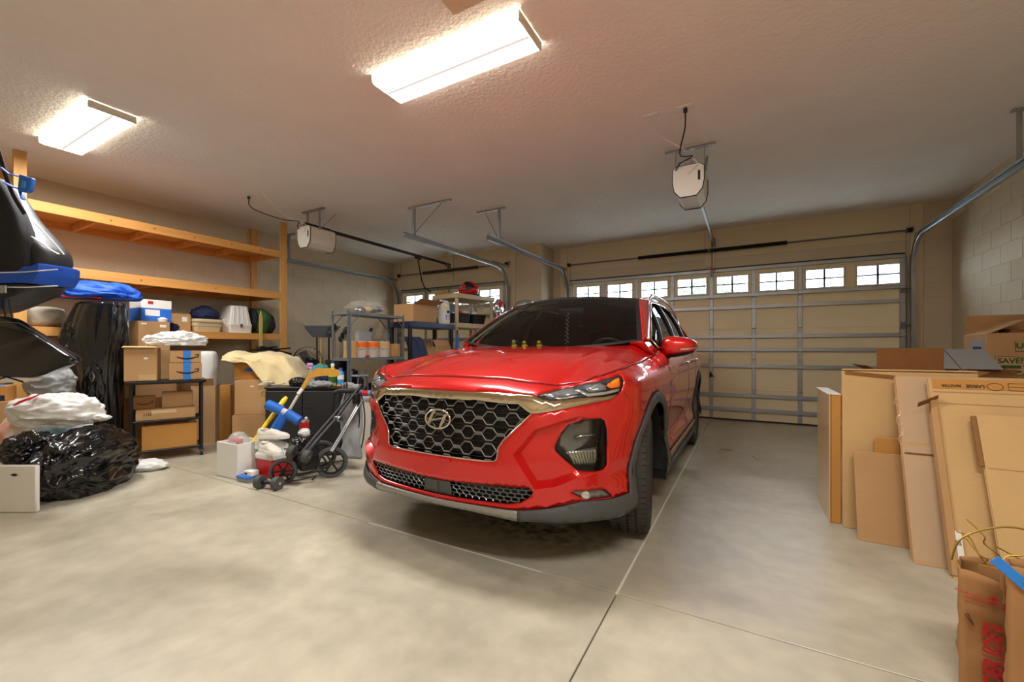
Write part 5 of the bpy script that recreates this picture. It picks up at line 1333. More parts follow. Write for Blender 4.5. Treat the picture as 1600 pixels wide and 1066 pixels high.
def shoe(lab, loc, rz, tilt=0, roll=0):
    t = thing('sneaker', lab, 'shoe', loc, rz, 'white sneakers piled on the cooler', rot=(roll, tilt, rz))
    L_ = .28
    def hw(u): return .050*(1-abs(2*u-1)**5)**.5*(.82+.25*math.sin(PI*u*.9)) if 0 < u < 1 else .004
    def half(u): return lut([(0,.018),(.06,.036),(.2,.038),(.45,.038),(.68,.050),(.85,.044),(.95,.028),(1,.008)], u)
    def top(u): return lut([(0,.070),(.05,.092),(.14,.088),(.26,.070),(.40,.086),(.52,.082),(.70,.060),(.88,.048),(1,.026)], u)
    def up(a, b):
        u = a; th = PI*b; x = u*L_; y = half(u)*math.cos(th)*1.0; z = .022+(top(u)-.022)*math.sin(th)**.7; return (x, y, z)
    MB().grid(up, 26, 14).build('upper', 'shoe_white', t, smooth=60)
    m = MB(); P = [(half(i/24)*1.10, i/24*L_) for i in range(25)]; poly = [(x, y) for y, x in P]+[(x, -y) for y, x in P[::-1]]
    m.prism(poly, 0, .026); m.build('sole', 'paper', t, smooth=40)
    MB().tube([(.055+.03*math.cos(a_*.5), .024*math.sin(a_*.5), .080) for a_ in range(13)], .007, 6).build('collar', 'offwhite_plastic', t, smooth=60)
    for i in range(4): MB().tube([(.115+i*.017, -.022, .080-i*.005), (.122+i*.017, 0, .088-i*.006), (.115+i*.017, .022, .080-i*.005)], .003, 5).build('lace', 'paper', t, smooth=60)
    return t
shoe('scuffed white sneaker on top of the sneaker pile', (-3.81, 2.165, .346), .52, 0, 0)
shoe('scuffed white sneaker under another one on the cooler lid', (-3.85, 2.17, .252), .60, 0, 0)
shoe('white sneaker lying to the right with its toe over the cooler edge', (-3.70, 2.135, .252), -.03, 0, 0)
t = thing('tumbler', 'red metal tumbler with a steel lid behind the sneakers', 'tumbler', (-3.76, 2.58, .297)); MB().lathe([(.034,0),(.036,.005),(.046,.13),(.047,.14)], 20).build('cup', 'red_plastic', t, smooth=40); MB().lathe([(.048,.138),(.048,.155),(.03,.162),(0,.162)], 20).build('lid', 'reflector', t, smooth=40); MB().lathe([(0,.16),(.012,.165),(.014,.18),(0,.19)], 12, frame((.03,0,0))).build('straw_cap', 'white_plastic', t, smooth=40)
t = thing('storage_crate', 'black crate under the red tumbler beside the black cabinet', 'crate', (-3.77, 2.585, 0), .3); tub([(.085,.085,0,.02),(.095,.095,.295,.02),(.098,.098,.296,.02)]).build('crate_body', 'black_plastic', t, smooth=40); MB().box((0,-.096,.25), (.06,.006,.02), .003).build('grip', 'grey_plastic', t)
b = blob((.075,.05,.045), .03, 3, 47, 4, .7).build('black_sack', 'bin_black', None, (-3.53, 2.37, .30), smooth=60); tag(b, 'small black plastic sack next to the red tumbler', 'bag')
b = blob((.05,.04,.035), .02, 3, 48, 3, .7).build('tissue', 'paper', None, (-3.60, 2.47, .36), smooth=60); tag(b, 'white crumpled tissue behind the black plastic sack', 'tissue')
t = thing('lidded_tray', 'small clear tray with a blue lid before the red cooler', 'tray', (-3.77, 2.055, 0), .10); tub([(.075,.045,0,.012),(.08,.05,.035,.012),(.08,.05,.036,.012)]).build('tray', 'clear_plastic', t, smooth=40); tub([(.082,.052,.036,.014),(.083,.053,.05,.014),(.078,.048,.052,.012)]).build('lid', 'blue_plastic', t, smooth=40)
o = carton('little white card packet on the blue lidded tray', (-3.74, 2.07, .053), (.105,.07,.04), .12, 'paper', tape=None); MB().box((-.02,-.0355,.02), (.035,.001,.014)).build('printed_mark', 'ink', o)
# ================================================================ folded stroller
st = thing('folded_stroller', 'folded black stroller lying on its big spoked wheels', 'stroller', (-3.30, 2.35, 0))
V0 = Vector((-3.30, 2.35, 0))
def small_wheel(c, r, ax, w_=.038, spokes=6):
    q = Vector(ax).normalized().to_track_quat('Z', 'Y').to_matrix().to_4x4(); M = Matrix.Translation(rel(*c)) @ q
    ty = MB().lathe([(r*.80,-w_/2),(r*.95,-w_/2),(r,-w_*.28),(r,w_*.28),(r*.95,w_/2),(r*.80,w_/2),(r*.78,0)], 36, M, caps=False).build('wheel', 'clad', st, smooth=40)
    MB().lathe([(r*.70,-w_*.4),(r*.80,-w_*.42),(r*.80,w_*.42),(r*.70,w_*.4)], 30, M, caps=False).lathe([(0,-w_*.55),(r*.16,-w_*.55),(r*.16,w_*.55),(0,w_*.55)], 16, M).build('rim', 'black_plastic', ty, smooth=40)
    for i in range(spokes):
        a = 2*PI*i/spokes; MB().box((r*.43, 0, 0), (r*.60,.016,.014), .004, M @ Matrix.Rotation(a, 4, 'Z') @ Matrix.Rotation(.25, 4, 'X')).build('spoke', 'black_plastic', ty)
AX = (.80,-.60,0)
small_wheel((-3.42, 2.154, .110), .108, (.75,-.66,0)); small_wheel((-3.227, 2.479, .137), .135, AX); small_wheel((-3.53, 2.60, .137), .135, AX)
for a, b_, r in (((-3.487, 2.0, .053), (-3.325, 2.045, .053), .053), ((-3.325, 2.17, .285), (-3.21, 2.225, .247), .053)):
    a, b_ = Vector(a), Vector(b_); d = (b_-a).normalized()
    for p in (a, b_):
        o = MB().cyl(rel(*(p-d*.022)), rel(*(p+d*.022)), r, 24).build('caster_wheel', 'clad', st, smooth=40)
        MB().cyl(rel(*(p-d*.026)), rel(*(p+d*.026)), .012, 12).build('hub_cap', 'reflector', o, smooth=40)
    MB().cyl(rel(*a), rel(*b_), .016, 12).build('caster_axle', 'black_plastic', st, smooth=40)
for P in ([(-3.21,2.22,.26),(-3.20,2.34,.38),(-3.20,2.505,.52),(-3.20,2.68,.70),(-3.205,2.79,.80)], [(-3.33,2.26,.24),(-3.32,2.40,.38),(-3.31,2.56,.53),(-3.30,2.74,.70)]):
    MB().tube([rel(*p) for p in P], [.022,.018,.013,.013,.015][:len(P)], 10).build('frame_tube', 'black_plastic', st, smooth=60)
for P in ([(-3.17,2.44,.24),(-3.165,2.60,.44),(-3.165,2.77,.66)], [(-3.205,2.45,.24),(-3.20,2.62,.45),(-3.20,2.78,.66)]): MB().tube([rel(*p) for p in P], .010, 8).build('chassis_tube', 'alloy', st, smooth=60)
MB().box(rel(-3.19,2.52,.52), (.07,.06,.05), .008).build('fold_joint', 'alloy', st, smooth=40); MB().box(rel(-3.19,2.72,.68), (.06,.06,.10), .012).build('fold_joint', 'black_plastic', st, smooth=40)
MB().tube([rel(*p) for p in [(-3.42,2.66,.73),(-3.38,2.69,.745),(-3.30,2.73,.745),(-3.22,2.77,.75)]], [.018,.024,.024,.018], 10).build('handle_grip', 'black_leather', st, smooth=60)
MB().tube([rel(*p) for p in [(-3.42,2.66,.73),(-3.44,2.66,.55),(-3.45,2.66,.40)]], .009, 8).build('side_tube', 'black_metal', st, smooth=60)
MB().tube([rel(*p) for p in catmull3([(-3.20,2.78,.74),(-3.17,2.80,.5),(-3.19,2.79,.25),(-3.23,2.76,.11)])], .006, 6).tube([rel(*p) for p in catmull3([(-3.24,2.77,.72),(-3.22,2.78,.45),(-3.26,2.75,.22),(-3.30,2.72,.14)])], .005, 6).build('strap', 'black_fabric', st, smooth=60)
MB().tube([rel(*p) for p in [(-3.44,2.13,.08),(-3.33,2.25,.07),(-3.26,2.40,.08)]], .012, 8).tube([rel(*p) for p in [(-3.45,2.07,.04),(-3.30,2.22,.035),(-3.24,2.34,.05),(-3.25,2.30,.02)]], .006, 6).build('lower_axle', 'black_metal', st, smooth=60)
MB().box(rel(-3.31,2.31,.17), (.10,.16,.14), .03).build('seat_hinge', 'black_plastic', st, smooth=40)
def canopy(a, b): 
    x = -.20+.26*a; z = .80-.70*b+.02*math.sin(a*PI); y = .47+.02*math.sin(b*9+a*4)+.03*fbm((a*3, b*4, 2))-.07*math.sin(PI*a); return (x+.06*b, y-.05*b, z)
o = MB().grid(canopy, 14, 24).build('folded_canopy', 'grey_fabric', st, smooth=70); solidify(o, .02)
for a in (.25, .5): MB().tube([(canopy(a, i/10)[0], canopy(a, i/10)[1]-.012, canopy(a, i/10)[2]) for i in range(4)], .008, 6).build('canopy_piping', 'black_fabric', st, smooth=60)
# ================================================================ bags at the near end of the shelves
t = thing('sports_bag', 'black leather look sports bag with a bright blue band hanging by its strap', 'bag', (-5.19, .94, 0), YAW)
pillow([(-0.306,2.219),(-0.031,2.444),(0.129,2.439),(0.319,2.159),(0.564,1.889),(0.589,1.809),(0.559,1.729),(-0.306,1.709)], .26, -.09).build('body', 'black_leather', t, smooth=50)
pillow([(-0.119,2.317),(0.201,2.441),(0.287,2.389),(0.402,2.164),(0.479,1.963),(0.498,1.752),(0.46,1.704),(-0.119,1.69)], .14, -.21, k=.20).build('end_pocket', 'black_fabric', t, smooth=50)
pillow([(-0.279,1.726),(0.551,1.756),(0.605,1.785),(0.6,1.696),(0.556,1.626),(-0.279,1.626)], .30, -.11, k=.05, step=.012).build('blue_band', 'blue_fabric', t, smooth=50)
pillow([(-0.279,1.631),(0.551,1.626),(0.451,1.552),(0.103,1.418),(-0.279,1.413)], .26, -.11, k=.10).build('base_panel', 'black_leather', t, smooth=50)
for P in ([(0.02,-0.262,1.695),(0.491,-0.262,1.709),(0.726,-0.262,1.728)], [(0.02,-0.262,1.601),(0.491,-0.262,1.596),(0.726,-0.262,1.606)], [(0.446,-0.19,2.122),(0.552,-0.19,2.016),(0.649,-0.19,1.91),(0.697,-0.19,1.853)]):
    MB().tube(P, .0045, 6).build('piping', 'paper', t, smooth=60)
MB().tube([(0.507,-0.235,1.975),(0.583,-0.235,1.928),(0.659,-0.235,1.871),(0.716,-0.235,1.842)], [.012,.014,.014,.010], 6, flat=.4).build('side_strap', 'black_leather', t, smooth=60)
MB().tube(catmull3([(0.162,-0.24,3.017),(0.21,-0.24,2.78),(0.276,-0.24,2.567),(0.314,-0.24,2.439),(0.371,-0.24,2.287),(0.456,-0.24,2.145)]), .016, 8, flat=.45).build('shoulder_strap', 'black_fabric', t, smooth=60)
MB().tube([(0.162,-.24,2.997),(0.162,-.24,3.05),(0.162,-.24,3.099)], .008, 8).build('ceiling_hook', 'galv', t, smooth=60)
bk = slab([(0.491,2.413),(0.584,2.385),(0.57,2.297),(0.542,2.278),(0.477,2.292)], .03, .006).build('buckle', 'blue_plastic', t, (0,-.29,0), smooth=40, label='big bright blue plastic buckle')
slab([(0.521,2.363),(0.544,2.358),(0.54,2.311),(0.512,2.311)], .008, .002).build('buckle_slot', 'aqua', bk, (0,-.017,0))
MB().tube([(0.328,-0.275,2.471),(0.384,-0.275,2.424),(0.478,-0.275,2.401)], .010, 6, flat=.5).tube([(0.362,-0.28,2.356),(0.418,-0.28,2.328),(0.474,-0.28,2.31),(0.493,-0.28,2.235)], .018, 6, flat=.4).build('buckle_webbing', 'blue_fabric', t, smooth=60)
MB().box((0.342,-.275,1.58), (.05,.012,.06), .004).build('zip_tab', 'galv', t); MB().box((0.322,-.262,1.488), (.03,.008,.10), .004).build('side_badge', 'navy_fabric', t)
t = thing('tote_bag', 'flat glossy black tote bag with a white printed band hung under the sports bag', 'bag', (-4.81, .856, 0), YAW)
pillow([(-0.294,1.421),(0.132,1.369),(0.605,1.074),(0.614,1.046),(0.342,0.934),(-0.294,0.953)], .10, -.02, k=.05).build('body', 'bin_black', t, smooth=50)
MB().tube([(-0.086,-0.073,1.352),(0.236,-0.073,1.329),(0.374,-0.073,1.25),(0.535,-0.073,1.145),(0.645,-0.073,1.071)], .003, 5).build('edge_crease', 'grey_plastic', t)
slab([(-0.294,0.953),(0.314,0.934),(0.268,0.906),(-0.294,0.878)], .09, .002).build('printed_band', 'paper', t, (0,-.02,0))
m = MB()
for P in ([(-0.117,-0.067,0.928),(-0.002,-0.067,0.9),(0.137,-0.067,0.942),(0.257,-0.067,0.905)],):
    m.tube(P, .006, 4)
m.build('printed_mark', 'ink', t)
for P in ([(0.076,-0.02,1.36),(0.062,-0.02,1.43),(0.052,-0.02,1.505)], [(0.127,-0.02,1.355),(0.108,-0.02,1.43),(0.094,-0.02,1.505)]): MB().tube(P, .004, 6).build('handle', 'black_fabric', t, smooth=60)
# cartons and bags on the floor below
carton('tall carton standing behind the rubbish bags', (-5.95, 1.18, 0), (.50,.34,.668), 1.1, 'cardboard')
o = carton('small carton with blue tape and blue printed letters behind the rubbish bags', (-6.01, 1.03, .67), (.24,.22,.135), 1.1, 'cardboard_orange', tape=None)
MB().box((.05,-.1108,.068), (.055,.0016,.135)).box((.05,0,.136), (.055,.222,.0016)).build('blue_tape', 'blue_tape', o)
MB().box((.0,-.1122,.028), (.22,.001,.05)).build('printed_panel', 'navy_fabric', o); text('LOW', .04, 'paper', o, (-.05,-.1132,.028), (PI/2,0,0), bold=.0012)
b = blob((.17,.11,.16), .06, 1.3, 51, 5, .6, flat=-.15, st=(1,1,2)).build('cloudy_sack', 'grey_fabric', None, (-5.82, 1.35, .822), (0,0,YAW+.2), smooth=60); tag(b, 'cloudy grey white plastic sack slumped beside the black plastic cover', 'sack')
def patterned():
    m = mat('pattern_bag', (225,220,214), .55, bump=.2, bscale=30); nt = m.node_tree; N = nt.nodes.new; b = nt.nodes['Principled BSDF']
    tc = N('ShaderNodeTexCoord'); n = N('ShaderNodeTexNoise'); n.inputs['Scale'].default_value = 3.2; n.inputs['Detail'].default_value = 1; nt.links.new(tc.outputs['Object'], n.inputs['Vector'])
    r = N('ShaderNodeValToRGB'); r.color_ramp.elements[0].color = (*lin((224,140,120)), 1); r.color_ramp.elements[0].position = .36; r.color_ramp.elements[1].color = (*lin((150,190,214)), 1); r.color_ramp.elements[1].position = .64
    for p, c in ((.45, (226,214,204)), (.55, (222,224,222))): e = r.color_ramp.elements.new(p); e.color = (*lin(c), 1)
    nt.links.new(n.outputs['Fac'], r.inputs[0]); nt.links.new(r.outputs[0], b.inputs['Base Color'])
patterned()
b = blob((.31,.15,.34), .05, 2.0, 53, 5, .5, flat=-.33).build('print_sack', 'pattern_bag', None, (-5.36, 1.22, .332), (0,0,YAW+.35), smooth=60); tag(b, 'pale sack printed in blurry pink and light blue behind the white rubbish bag', 'sack')
t = thing('white_rubbish_bag', 'white rubbish bag with red drawstring on top of the black rubbish bag', 'rubbish bag', (-4.96, 1.19, .50), YAW+.25)
blob((.28,.12,.13), .075, 1.15, 61, 5, .7, flat=-.10, st=(.9,1.4,1.7)).build('bag', 'bin_white', t, (0, 0, .122), smooth=60)
MB().tube([(-.20,-.11,.20),(-.15,-.13,.225),(-.10,-.12,.25),(-.06,-.09,.275),(-.10,-.13,.24)], [.012,.018,.014,.012,.016], 6, flat=.5).build('drawstring', 'red_plastic', t, smooth=60)
blob((.07,.03,.02), .02, 3, 62, 3, .7).build('gathered_end', 'bin_white', t, (.31,-.03,.07), smooth=60)
t = thing('black_rubbish_bag', 'big glossy black rubbish bag slumped on the concrete floor', 'rubbish bag', (-4.73, 1.30, 0), R(-54))
blob((.36,.19,.22), .115, 1.2, 71, 6, .8, flat=-.20, st=(.6,1.9,1.5), squash=.9).build('bag', 'bin_black', t, (.0,0,.201), smooth=60)
blob((.12,.12,.10), .07, 2.2, 72, 5, .8).build('tied_neck', 'bin_black', t, (.20,-.22,.37), smooth=60)
blob((.24,.08,.06), .05, 2.2, 73, 5, .8).build('loose_skirt', 'bin_black', t, (.05,.13,.33), smooth=60)
t = thing('foam_board', 'white plastic board with an oval hand hole propped before the black rubbish bag', 'board', (-4.545, .833, 0), YAW)
MB().box((0,0,.165), (.48,.03,.33), .008).build('board_sheet', 'white_plastic', t, smooth=40)
MB().lathe([(0,0),(.02,0),(.02,.002),(0,.002)], 20, frame((.09,-.0156,.265), PI/2) @ Matrix.Diagonal((1.1,.45,1,1))).build('hand_hole', 'ink', t)
t = thing('white_sack', 'small flat white plastic sack with red ties by the foot of the cart', 'sack', (-4.98, 1.78, 0), .6)
blob((.19,.10,.045), .03, 2.2, 81, 4, .6, flat=-.035).build('sack_body', 'bin_white', t, (0,0,.037), smooth=60)
MB().tube([(-.16,-.03,.075),(-.12,-.04,.09),(-.08,-.03,.10),(-.03,0,.11)], [.010,.014,.012,.010], 6, flat=.5).build('tie', 'red_plastic', t, smooth=60)
# ================================================================ racks along the single door
rk = thing('steel_rack', 'grey perforated steel rack with paint cans on its middle deck', 'shelf', (-4.16, 3.76, 0))
RX, RY = -4.16, 3.76
for x in (-.15, .15):
    for y in (-.445, .445):
        MB().box((x, y+(.016 if y < 0 else -.016), .795), (.003 if False else .034,.003,1.59)).box((x-(.0155 if x > 0 else -.0155), y, .795), (.003,.034,1.59)).build('angle_post', 'steel_grey_paint', rk)
for z in (1.575, 1.035, .52, .12):
    tub([(.153,.448,z-.032,.003),(.153,.448,z,.003),(.149,.444,z,.003)], 1).build('deck', 'steel_grey_paint', rk)
for (y, dy) in ((-.44, .16), (.44, -.16)):
    MB().tube([(.155, y, 1.40), (.155, y+dy, 1.55)], .009, 4, flat=.3).build('brace', 'steel_grey_paint', rk); MB().tube([(-.155, y, 1.40), (-.155, y+dy, 1.55)], .009, 4, flat=.3).build('brace', 'black_metal', rk)
def can(lab, x, y, z, r, h, body, band, group=None):
    t = thing('paint_can', lab, 'can', (x, y, z), 0, group)
    MB().lathe([(r*.96,0),(r,.006),(r,h-.01),(r*1.03,h-.006),(r*1.03,h),(r*.92,h),(r*.90,h-.008),(0,h-.008)], 24).build('body', body, t, smooth=40)
    if band: MB().lathe([(r+.0008,h*.62),(r+.0014,h*.62),(r+.0014,h*.95),(r+.0008,h*.95)], 24, caps=False).build('label_band', band, t, smooth=40)
    MB().tube([(0,-r*1.02,h*.85),(r*.5,-r*1.1,h*.6),(r*.9,-r*.6,h*.5),(r*1.06,0,h*.55)], .0025, 5).build('bail', 'galv', t, smooth=60)
can('tan paint can beside the near steel post', -4.09, 3.40, 1.036, .078, .20, 'cardboard_light', None)
for i, y in enumerate((3.58, 3.762, 3.945)): can(('white paint can with a plain orange band next to the tan can', 'white paint can in the middle of the three with orange bands', 'white paint can with an orange band wrapped in clear plastic')[i], -4.13, y, 1.036, .085, .20, 'offwhite_plastic', 'orange' if i < 2 else 'cardboard_light', 'paint cans on the steel rack')
t = thing('plastic_wrap', 'loose clear plastic film gathered over the paint cans', 'film', (-4.09, 3.88, 1.04)); o = MB().grid(lambda a, b: (.10*math.cos(PI*(a*1.4-.2))*(1-.75*b**.8)+.02*fbm((a*4,b*3,1)), -.19+.36*a*(1-.8*b)+.14*b+.03*fbm((a*5,b*4,7)), .235+.20*b+.02*fbm((a*4,b*3,5))), 26, 20).build('film', 'clear_film', t, smooth=70)
b = blob((.013,.03,.018), .004, 3, 90, 3, .6, flat=-.014).build('red_rag', 'red_plastic', None, (-4.027, 3.60, 1.0505), smooth=50); tag(b, 'small red rag on the steel deck before the cans', 'rag')
t = thing('plastic_jug', 'pale blue grey plastic jug behind the orange banded cans', 'jug', (-4.265, 3.75, 1.036)); tub([(.03,.12,0,.02),(.034,.125,.02,.03),(.034,.125,.30,.03),(.03,.10,.33,.02)]).build('body', 'grey_fabric', t, smooth=40); MB().cyl((0,.1,.32), (0,.13,.37), .02, 12).build('spout', 'navy_fabric', t, smooth=40)
t = thing('clear_sack', 'clear plastic sack of foil packets on top of the steel rack', 'sack', (-4.16, 3.72, 1.577)); blob((.10,.30,.075), .05, 2.2, 91, 5, .7, flat=-.06).build('film', 'clear_film', t, (0,0,.065), smooth=60)
for i, (y, mm) in enumerate(((-.12,'foil'),(-.02,'cream_fabric'),(.09,'grey_fabric'),(.16,'foil'))): blob((.06,.07,.03), .02, 2.5, 92+i, 3, .6).build('packet', mm, t, (0, y, .045+.01*i), smooth=60)
# things on the floor under and left of the steel rack
t = thing('pedestal_fan', 'black pedestal fan with a round wire cage behind the cabinet', 'fan', (-5.39, 3.76, 0), YAW)
for r, z in ((.21,0),(.205,.03),(.15,.055),(.08,.065)): MB().tube([(r*math.cos(2*PI*i/40), -z, .96+r*math.sin(2*PI*i/40)) for i in range(40)], .004, 5, closed=True).build('cage_ring', 'black_metal', t, smooth=60)
for i in range(24): a = 2*PI*i/24; MB().tube([(.03*math.cos(a), -.068, .96+.03*math.sin(a)), (.15*math.cos(a), -.055, .96+.15*math.sin(a)), (.21*math.cos(a), 0, .96+.21*math.sin(a))], .002, 4).build('cage_wire', 'black_metal', t)
for i in range(3): MB().box((.09, -.02, 0), (.14,.006,.10), .002, frame((0,0,.96)) @ Matrix.Rotation(2*PI*i/3, 4, 'Y') @ Matrix.Rotation(.4, 4, 'X')).build('blade', 'black_plastic', t)
MB().cyl((0,-.03,.96), (0,.12,.96), .055, 20).build('motor', 'black_plastic', t, smooth=40); MB().cyl((0,.06,.03), (0,.06,.92), .014, 12).build('pole', 'black_metal', t, smooth=40); MB().lathe([(.19,0),(.20,.012),(.05,.04),(.02,.06)], 28, frame((0,.06,0))).build('base', 'black_plastic', t, smooth=40)
t = thing('plastic_basin', 'dark grey plastic basin propped high on garden tools by the block wall', 'basin', (-5.75, 4.25, 1.32), YAW-.1)
tub([(.12,.10,0,.05),(.20,.16,.12,.06),(.21,.17,.15,.06),(.225,.18,.155,.06),(.225,.18,.175,.06),(.20,.16,.17,.06)]).build('basin_body', 'grey_plastic', t, smooth=40); MB().box((0,0,.172), (.38,.30,.004), .001).build('basin_cover', 'grey_plastic', t)
t = thing('tool_caddy', 'upright caddy of long handled tools holding up the grey basin', 'tool rack', (-5.73, 4.26, 0), YAW)
MB().box((0,0,.2), (.36,.28,.40), .02).build('caddy', 'black_plastic', t)
for i, (x, y, lx) in enumerate(((-.11,.05,-.02),(-.03,-.06,.02),(.05,.07,0),(.12,-.04,.03))): MB().cyl((x, y, .1), (x+lx, y, 1.318), .013, 10).build('tool_handle', ('dark_steel','stake_wood','black_metal','stake_wood')[i], t, smooth=40)
t = thing('golf_bag', 'black golf bag with several clubs behind the steel rack', 'golf bag', (-4.52, 3.55, 0), YAW); loft(interp([(0,0,0,.11,.11),(.1,0,0,.13,.12),(.5,0,0,.125,.115),(.95,0,0,.13,.12),(1.0,0,0,.13,.12)], 3), 28, .02, 5, 1).build('bag', 'black_fabric', t, smooth=60)
for i, (x, y, h) in enumerate(((-.06,.02,1.30),(-.01,-.03,1.38),(.04,.03,1.28),(.08,-.02,1.34),(.01,.06,1.24))):
    c = MB().cyl((x*.6, y*.6, .9), (x*1.5, y*1.5, h), .007, 8).build('club_shaft', 'alloy', t, smooth=40); blob((.035,.022,.045), .006, 2, 95+i, 3, .3).build('club_head', 'black_plastic', c, (x*1.55, y*1.5, h+.03), smooth=60)
t = thing('camp_chair', 'folded camp chair with a grey tube frame and teal cushion', 'chair', (-4.52, 3.27, 0), YAW)
MB().tube([(-.12,-.10,.02),(-.12,-.06,.70),(-.10,-.05,.80),(-.05,-.04,.845),(.15,-.04,.855)], .011, 8).build('frame_tube', 'grey_plastic', t, smooth=60); MB().tube([(.14,.02,.02),(.14,-.0,.6),(.15,-.04,.855)], .011, 8).build('frame_tube', 'grey_plastic', t, smooth=60)
blob((.11,.05,.09), .04, 2.4, 101, 4, .6).build('cushion', 'teal_fabric', t, (.04,.01,.86), smooth=60); blob((.10,.05,.08), .04, 2.4, 102, 4, .6).build('cushion', 'navy_fabric', t, (.06,-.0,.77), smooth=60); MB().box((.02,.03,.35), (.26,.06,.66), .03).build('folded_seat', 'black_fabric', t, smooth=40)
t = thing('toy_trolley', 'small dark trolley with blue grey wheels on the lower deck of the steel rack', 'trolley', (-4.10, 3.92, .521)); MB().box((0,0,.13), (.20,.36,.12), .02).build('bed', 'black_plastic', t, smooth=40)
for y in (-.13, .13):
    for x in (-.11, .11): w_ = MB().lathe([(.02,-.015),(.075,-.018),(.08,0),(.075,.018),(.02,.015)], 24, frame((x, y, .082), 0, PI/2, 0)).build('wheel', 'bluegrey_plastic', t, smooth=40)
MB().tube([(.0,.15,.15),(.02,.20,.27),(.02,.24,.34)], .009, 8).build('pull_handle', 'grey_plastic', t, smooth=60)
t = thing('step_stool', 'grey folding step stool on the lower deck of the steel rack', 'stool', (-4.06, 3.50, .521)); MB().tube([(.06,-.1,.01),(.06,-.05,.36),(.06,.05,.36),(.06,.1,.01)], .010, 8).tube([(-.06,-.1,.01),(-.06,-.05,.36),(-.06,.05,.36),(-.06,.1,.01)], .010, 8).build('frame_tube', 'grey_plastic', t, smooth=60); MB().box((0,0,.30), (.16,.16,.02), .005).build('seat_pad', 'grey_fabric', t)
carton('carton stored on the far end of the steel rack deck', (-4.13, 4.12, 1.036), (.12,.15,.17), 0, 'cardboard')
o = tag(MB().box((0,0,.02), (.20,.62,.03), .01).build('wrapped_poster_tube', 'aqua', None, (-3.62, 3.12, .70), (.0,0,-1.15), smooth=30), 'rolled bright blue and red packet lying on the floor bin beside the car', 'packet')
bpy.data.objects.remove(o)
t = thing('floor_bin', 'pale plastic storage bin next to the car fender', 'bin', (-3.56, 3.22, 0), YAW); tub([(.13,.15,0,.02),(.15,.17,.60,.03),(.155,.175,.605,.03)]).build('bin_body', 'offwhite_plastic', t, smooth=40); tub([(.16,.18,.606,.03),(.16,.18,.63,.03),(.14,.16,.64,.03)]).build('lid', 'grey_fabric', t, smooth=40)
t = thing('gift_rolls', 'rolls of bright blue and red wrapping paper on the pale storage bin', 'paper roll', (-3.56, 3.22, .642), YAW)
MB().cyl((-.24,-.06,.028), (.20,-.05,.028), .028, 16).build('roll', 'aqua', t, smooth=40); MB().cyl((-.20,.03,.024), (.22,.05,.024), .024, 16).build('roll', 'red_plastic', t, smooth=40); MB().cyl((-.06,-.058,.028), (.0,-.057,.028), .030, 16).build('roll_band', 'red_plastic', t, smooth=40)
b = blob((.055,.16,.19), .03, 2.2, 151, 4, .5, flat=-.18).build('duffel_bag', 'black_fabric', None, (-4.23, 3.53, .702), smooth=60); tag(b, 'black duffel bag pushed to the back of the steel rack lower deck', 'bag')
b = blob((.12,.40,.17), .03, 2.2, 152, 4, .5, flat=-.16).build('duffel_bag', 'black_fabric', None, (-4.16, 3.76, .282), smooth=60); tag(b, 'long black duffel bag on the bottom deck of the steel rack', 'bag')
# black plastic rack
b2 = thing('black_rack', 'black plastic rack with a big open carton on its top deck', 'shelf', (-4.20, 4.80, 0))
for z in (1.516, .95, .40):
    tub([(.21,.50,z-.075,.02),(.215,.505,z-.07,.02),(.215,.505,z,.02),(.205,.495,z,.02)], 2).build('deck', 'black_plastic' if z < 1.5 else 'bluegrey_plastic', b2, smooth=30)
for x in (-.17, .17):
    for y in (-.46, .46): MB().lathe([(.03,0),(.03,.40),(.022,.41),(.022,.90),(.03,.92),(.03,1.45)], 14, frame((x, y, 0))).build('post', 'black_plastic', b2, smooth=30)
carton('big open carton with raised flaps on the black plastic rack', (-4.20, 4.64, 1.518), (.36,.50,.25), 0, 'cardboard', flaps={'r': (R(158), .16), 'b': (R(150), .15)})
t = thing('snack_bag', 'white bag with blue and yellow print standing beside the open carton', 'bag', (-4.08, 5.14, 1.518)); loft(interp([(0,0,0,.06,.09),(.05,0,0,.075,.10),(.20,0,0,.07,.10),(.32,0,0,.05,.10),(.37,0,0,.012,.10)], 4), 32, .03, 6, 3).build('bag', 'paper', t, smooth=60); MB().box((.072,0,.10), (.004,.09,.07), .001).build('blue_print', 'blue_plastic', t); MB().box((.066,-.03,.28), (.004,.08,.05), .001).build('yellow_print', 'yellow', t); MB().box((.073,.01,.19), (.004,.06,.04), .001).build('dark_print', 'navy_fabric', t)
b = blob((.10,.10,.045), .04, 2.4, 111, 4, .7, flat=-.034).build('blue_tarp', 'blue_fabric', None, (-4.28, 5.19, 1.553), smooth=60); tag(b, 'folded blue tarp at the far end of the black plastic rack', 'tarp')
t = thing('jeans', 'dark blue jeans hung over the edge of the black plastic rack deck', 'jeans', (-4.0, 4.63, .952)); 
for y in (-.10, .06): loft(interp([(.01,.0,y,.05,.09),(.15,.0,y-.03,.055,.085),(.30,-.02,y-.08,.055,.075),(.36,-.05,y-.10,.04,.07)], 4), 24, .06, 5, y*9).build('leg', 'denim', t, (-.1,0,0), smooth=60)
carton('carton with an open flap on the middle deck of the black plastic rack', (-4.17, 5.03, .952), (.34,.36,.22), 0, 'cardboard', flaps={'r': (R(60), .12), 'l': (R(120), .12)})
t = thing('folded_umbrella', 'blue folded umbrella leaning at the end of the black plastic rack', 'umbrella', (-3.95, 5.30, 0)); MB().tube([(0,0,.0),(0,0,.4),(.01,.0,.9),(.02,-.02,1.36)], [.008,.02,.04,.018], 12).build('canopy', 'blue_plastic', t, smooth=60); MB().cyl((.02,-.02,1.34), (.02,-.025,1.43), .012, 10).build('handle', 'black_plastic', t, smooth=60)
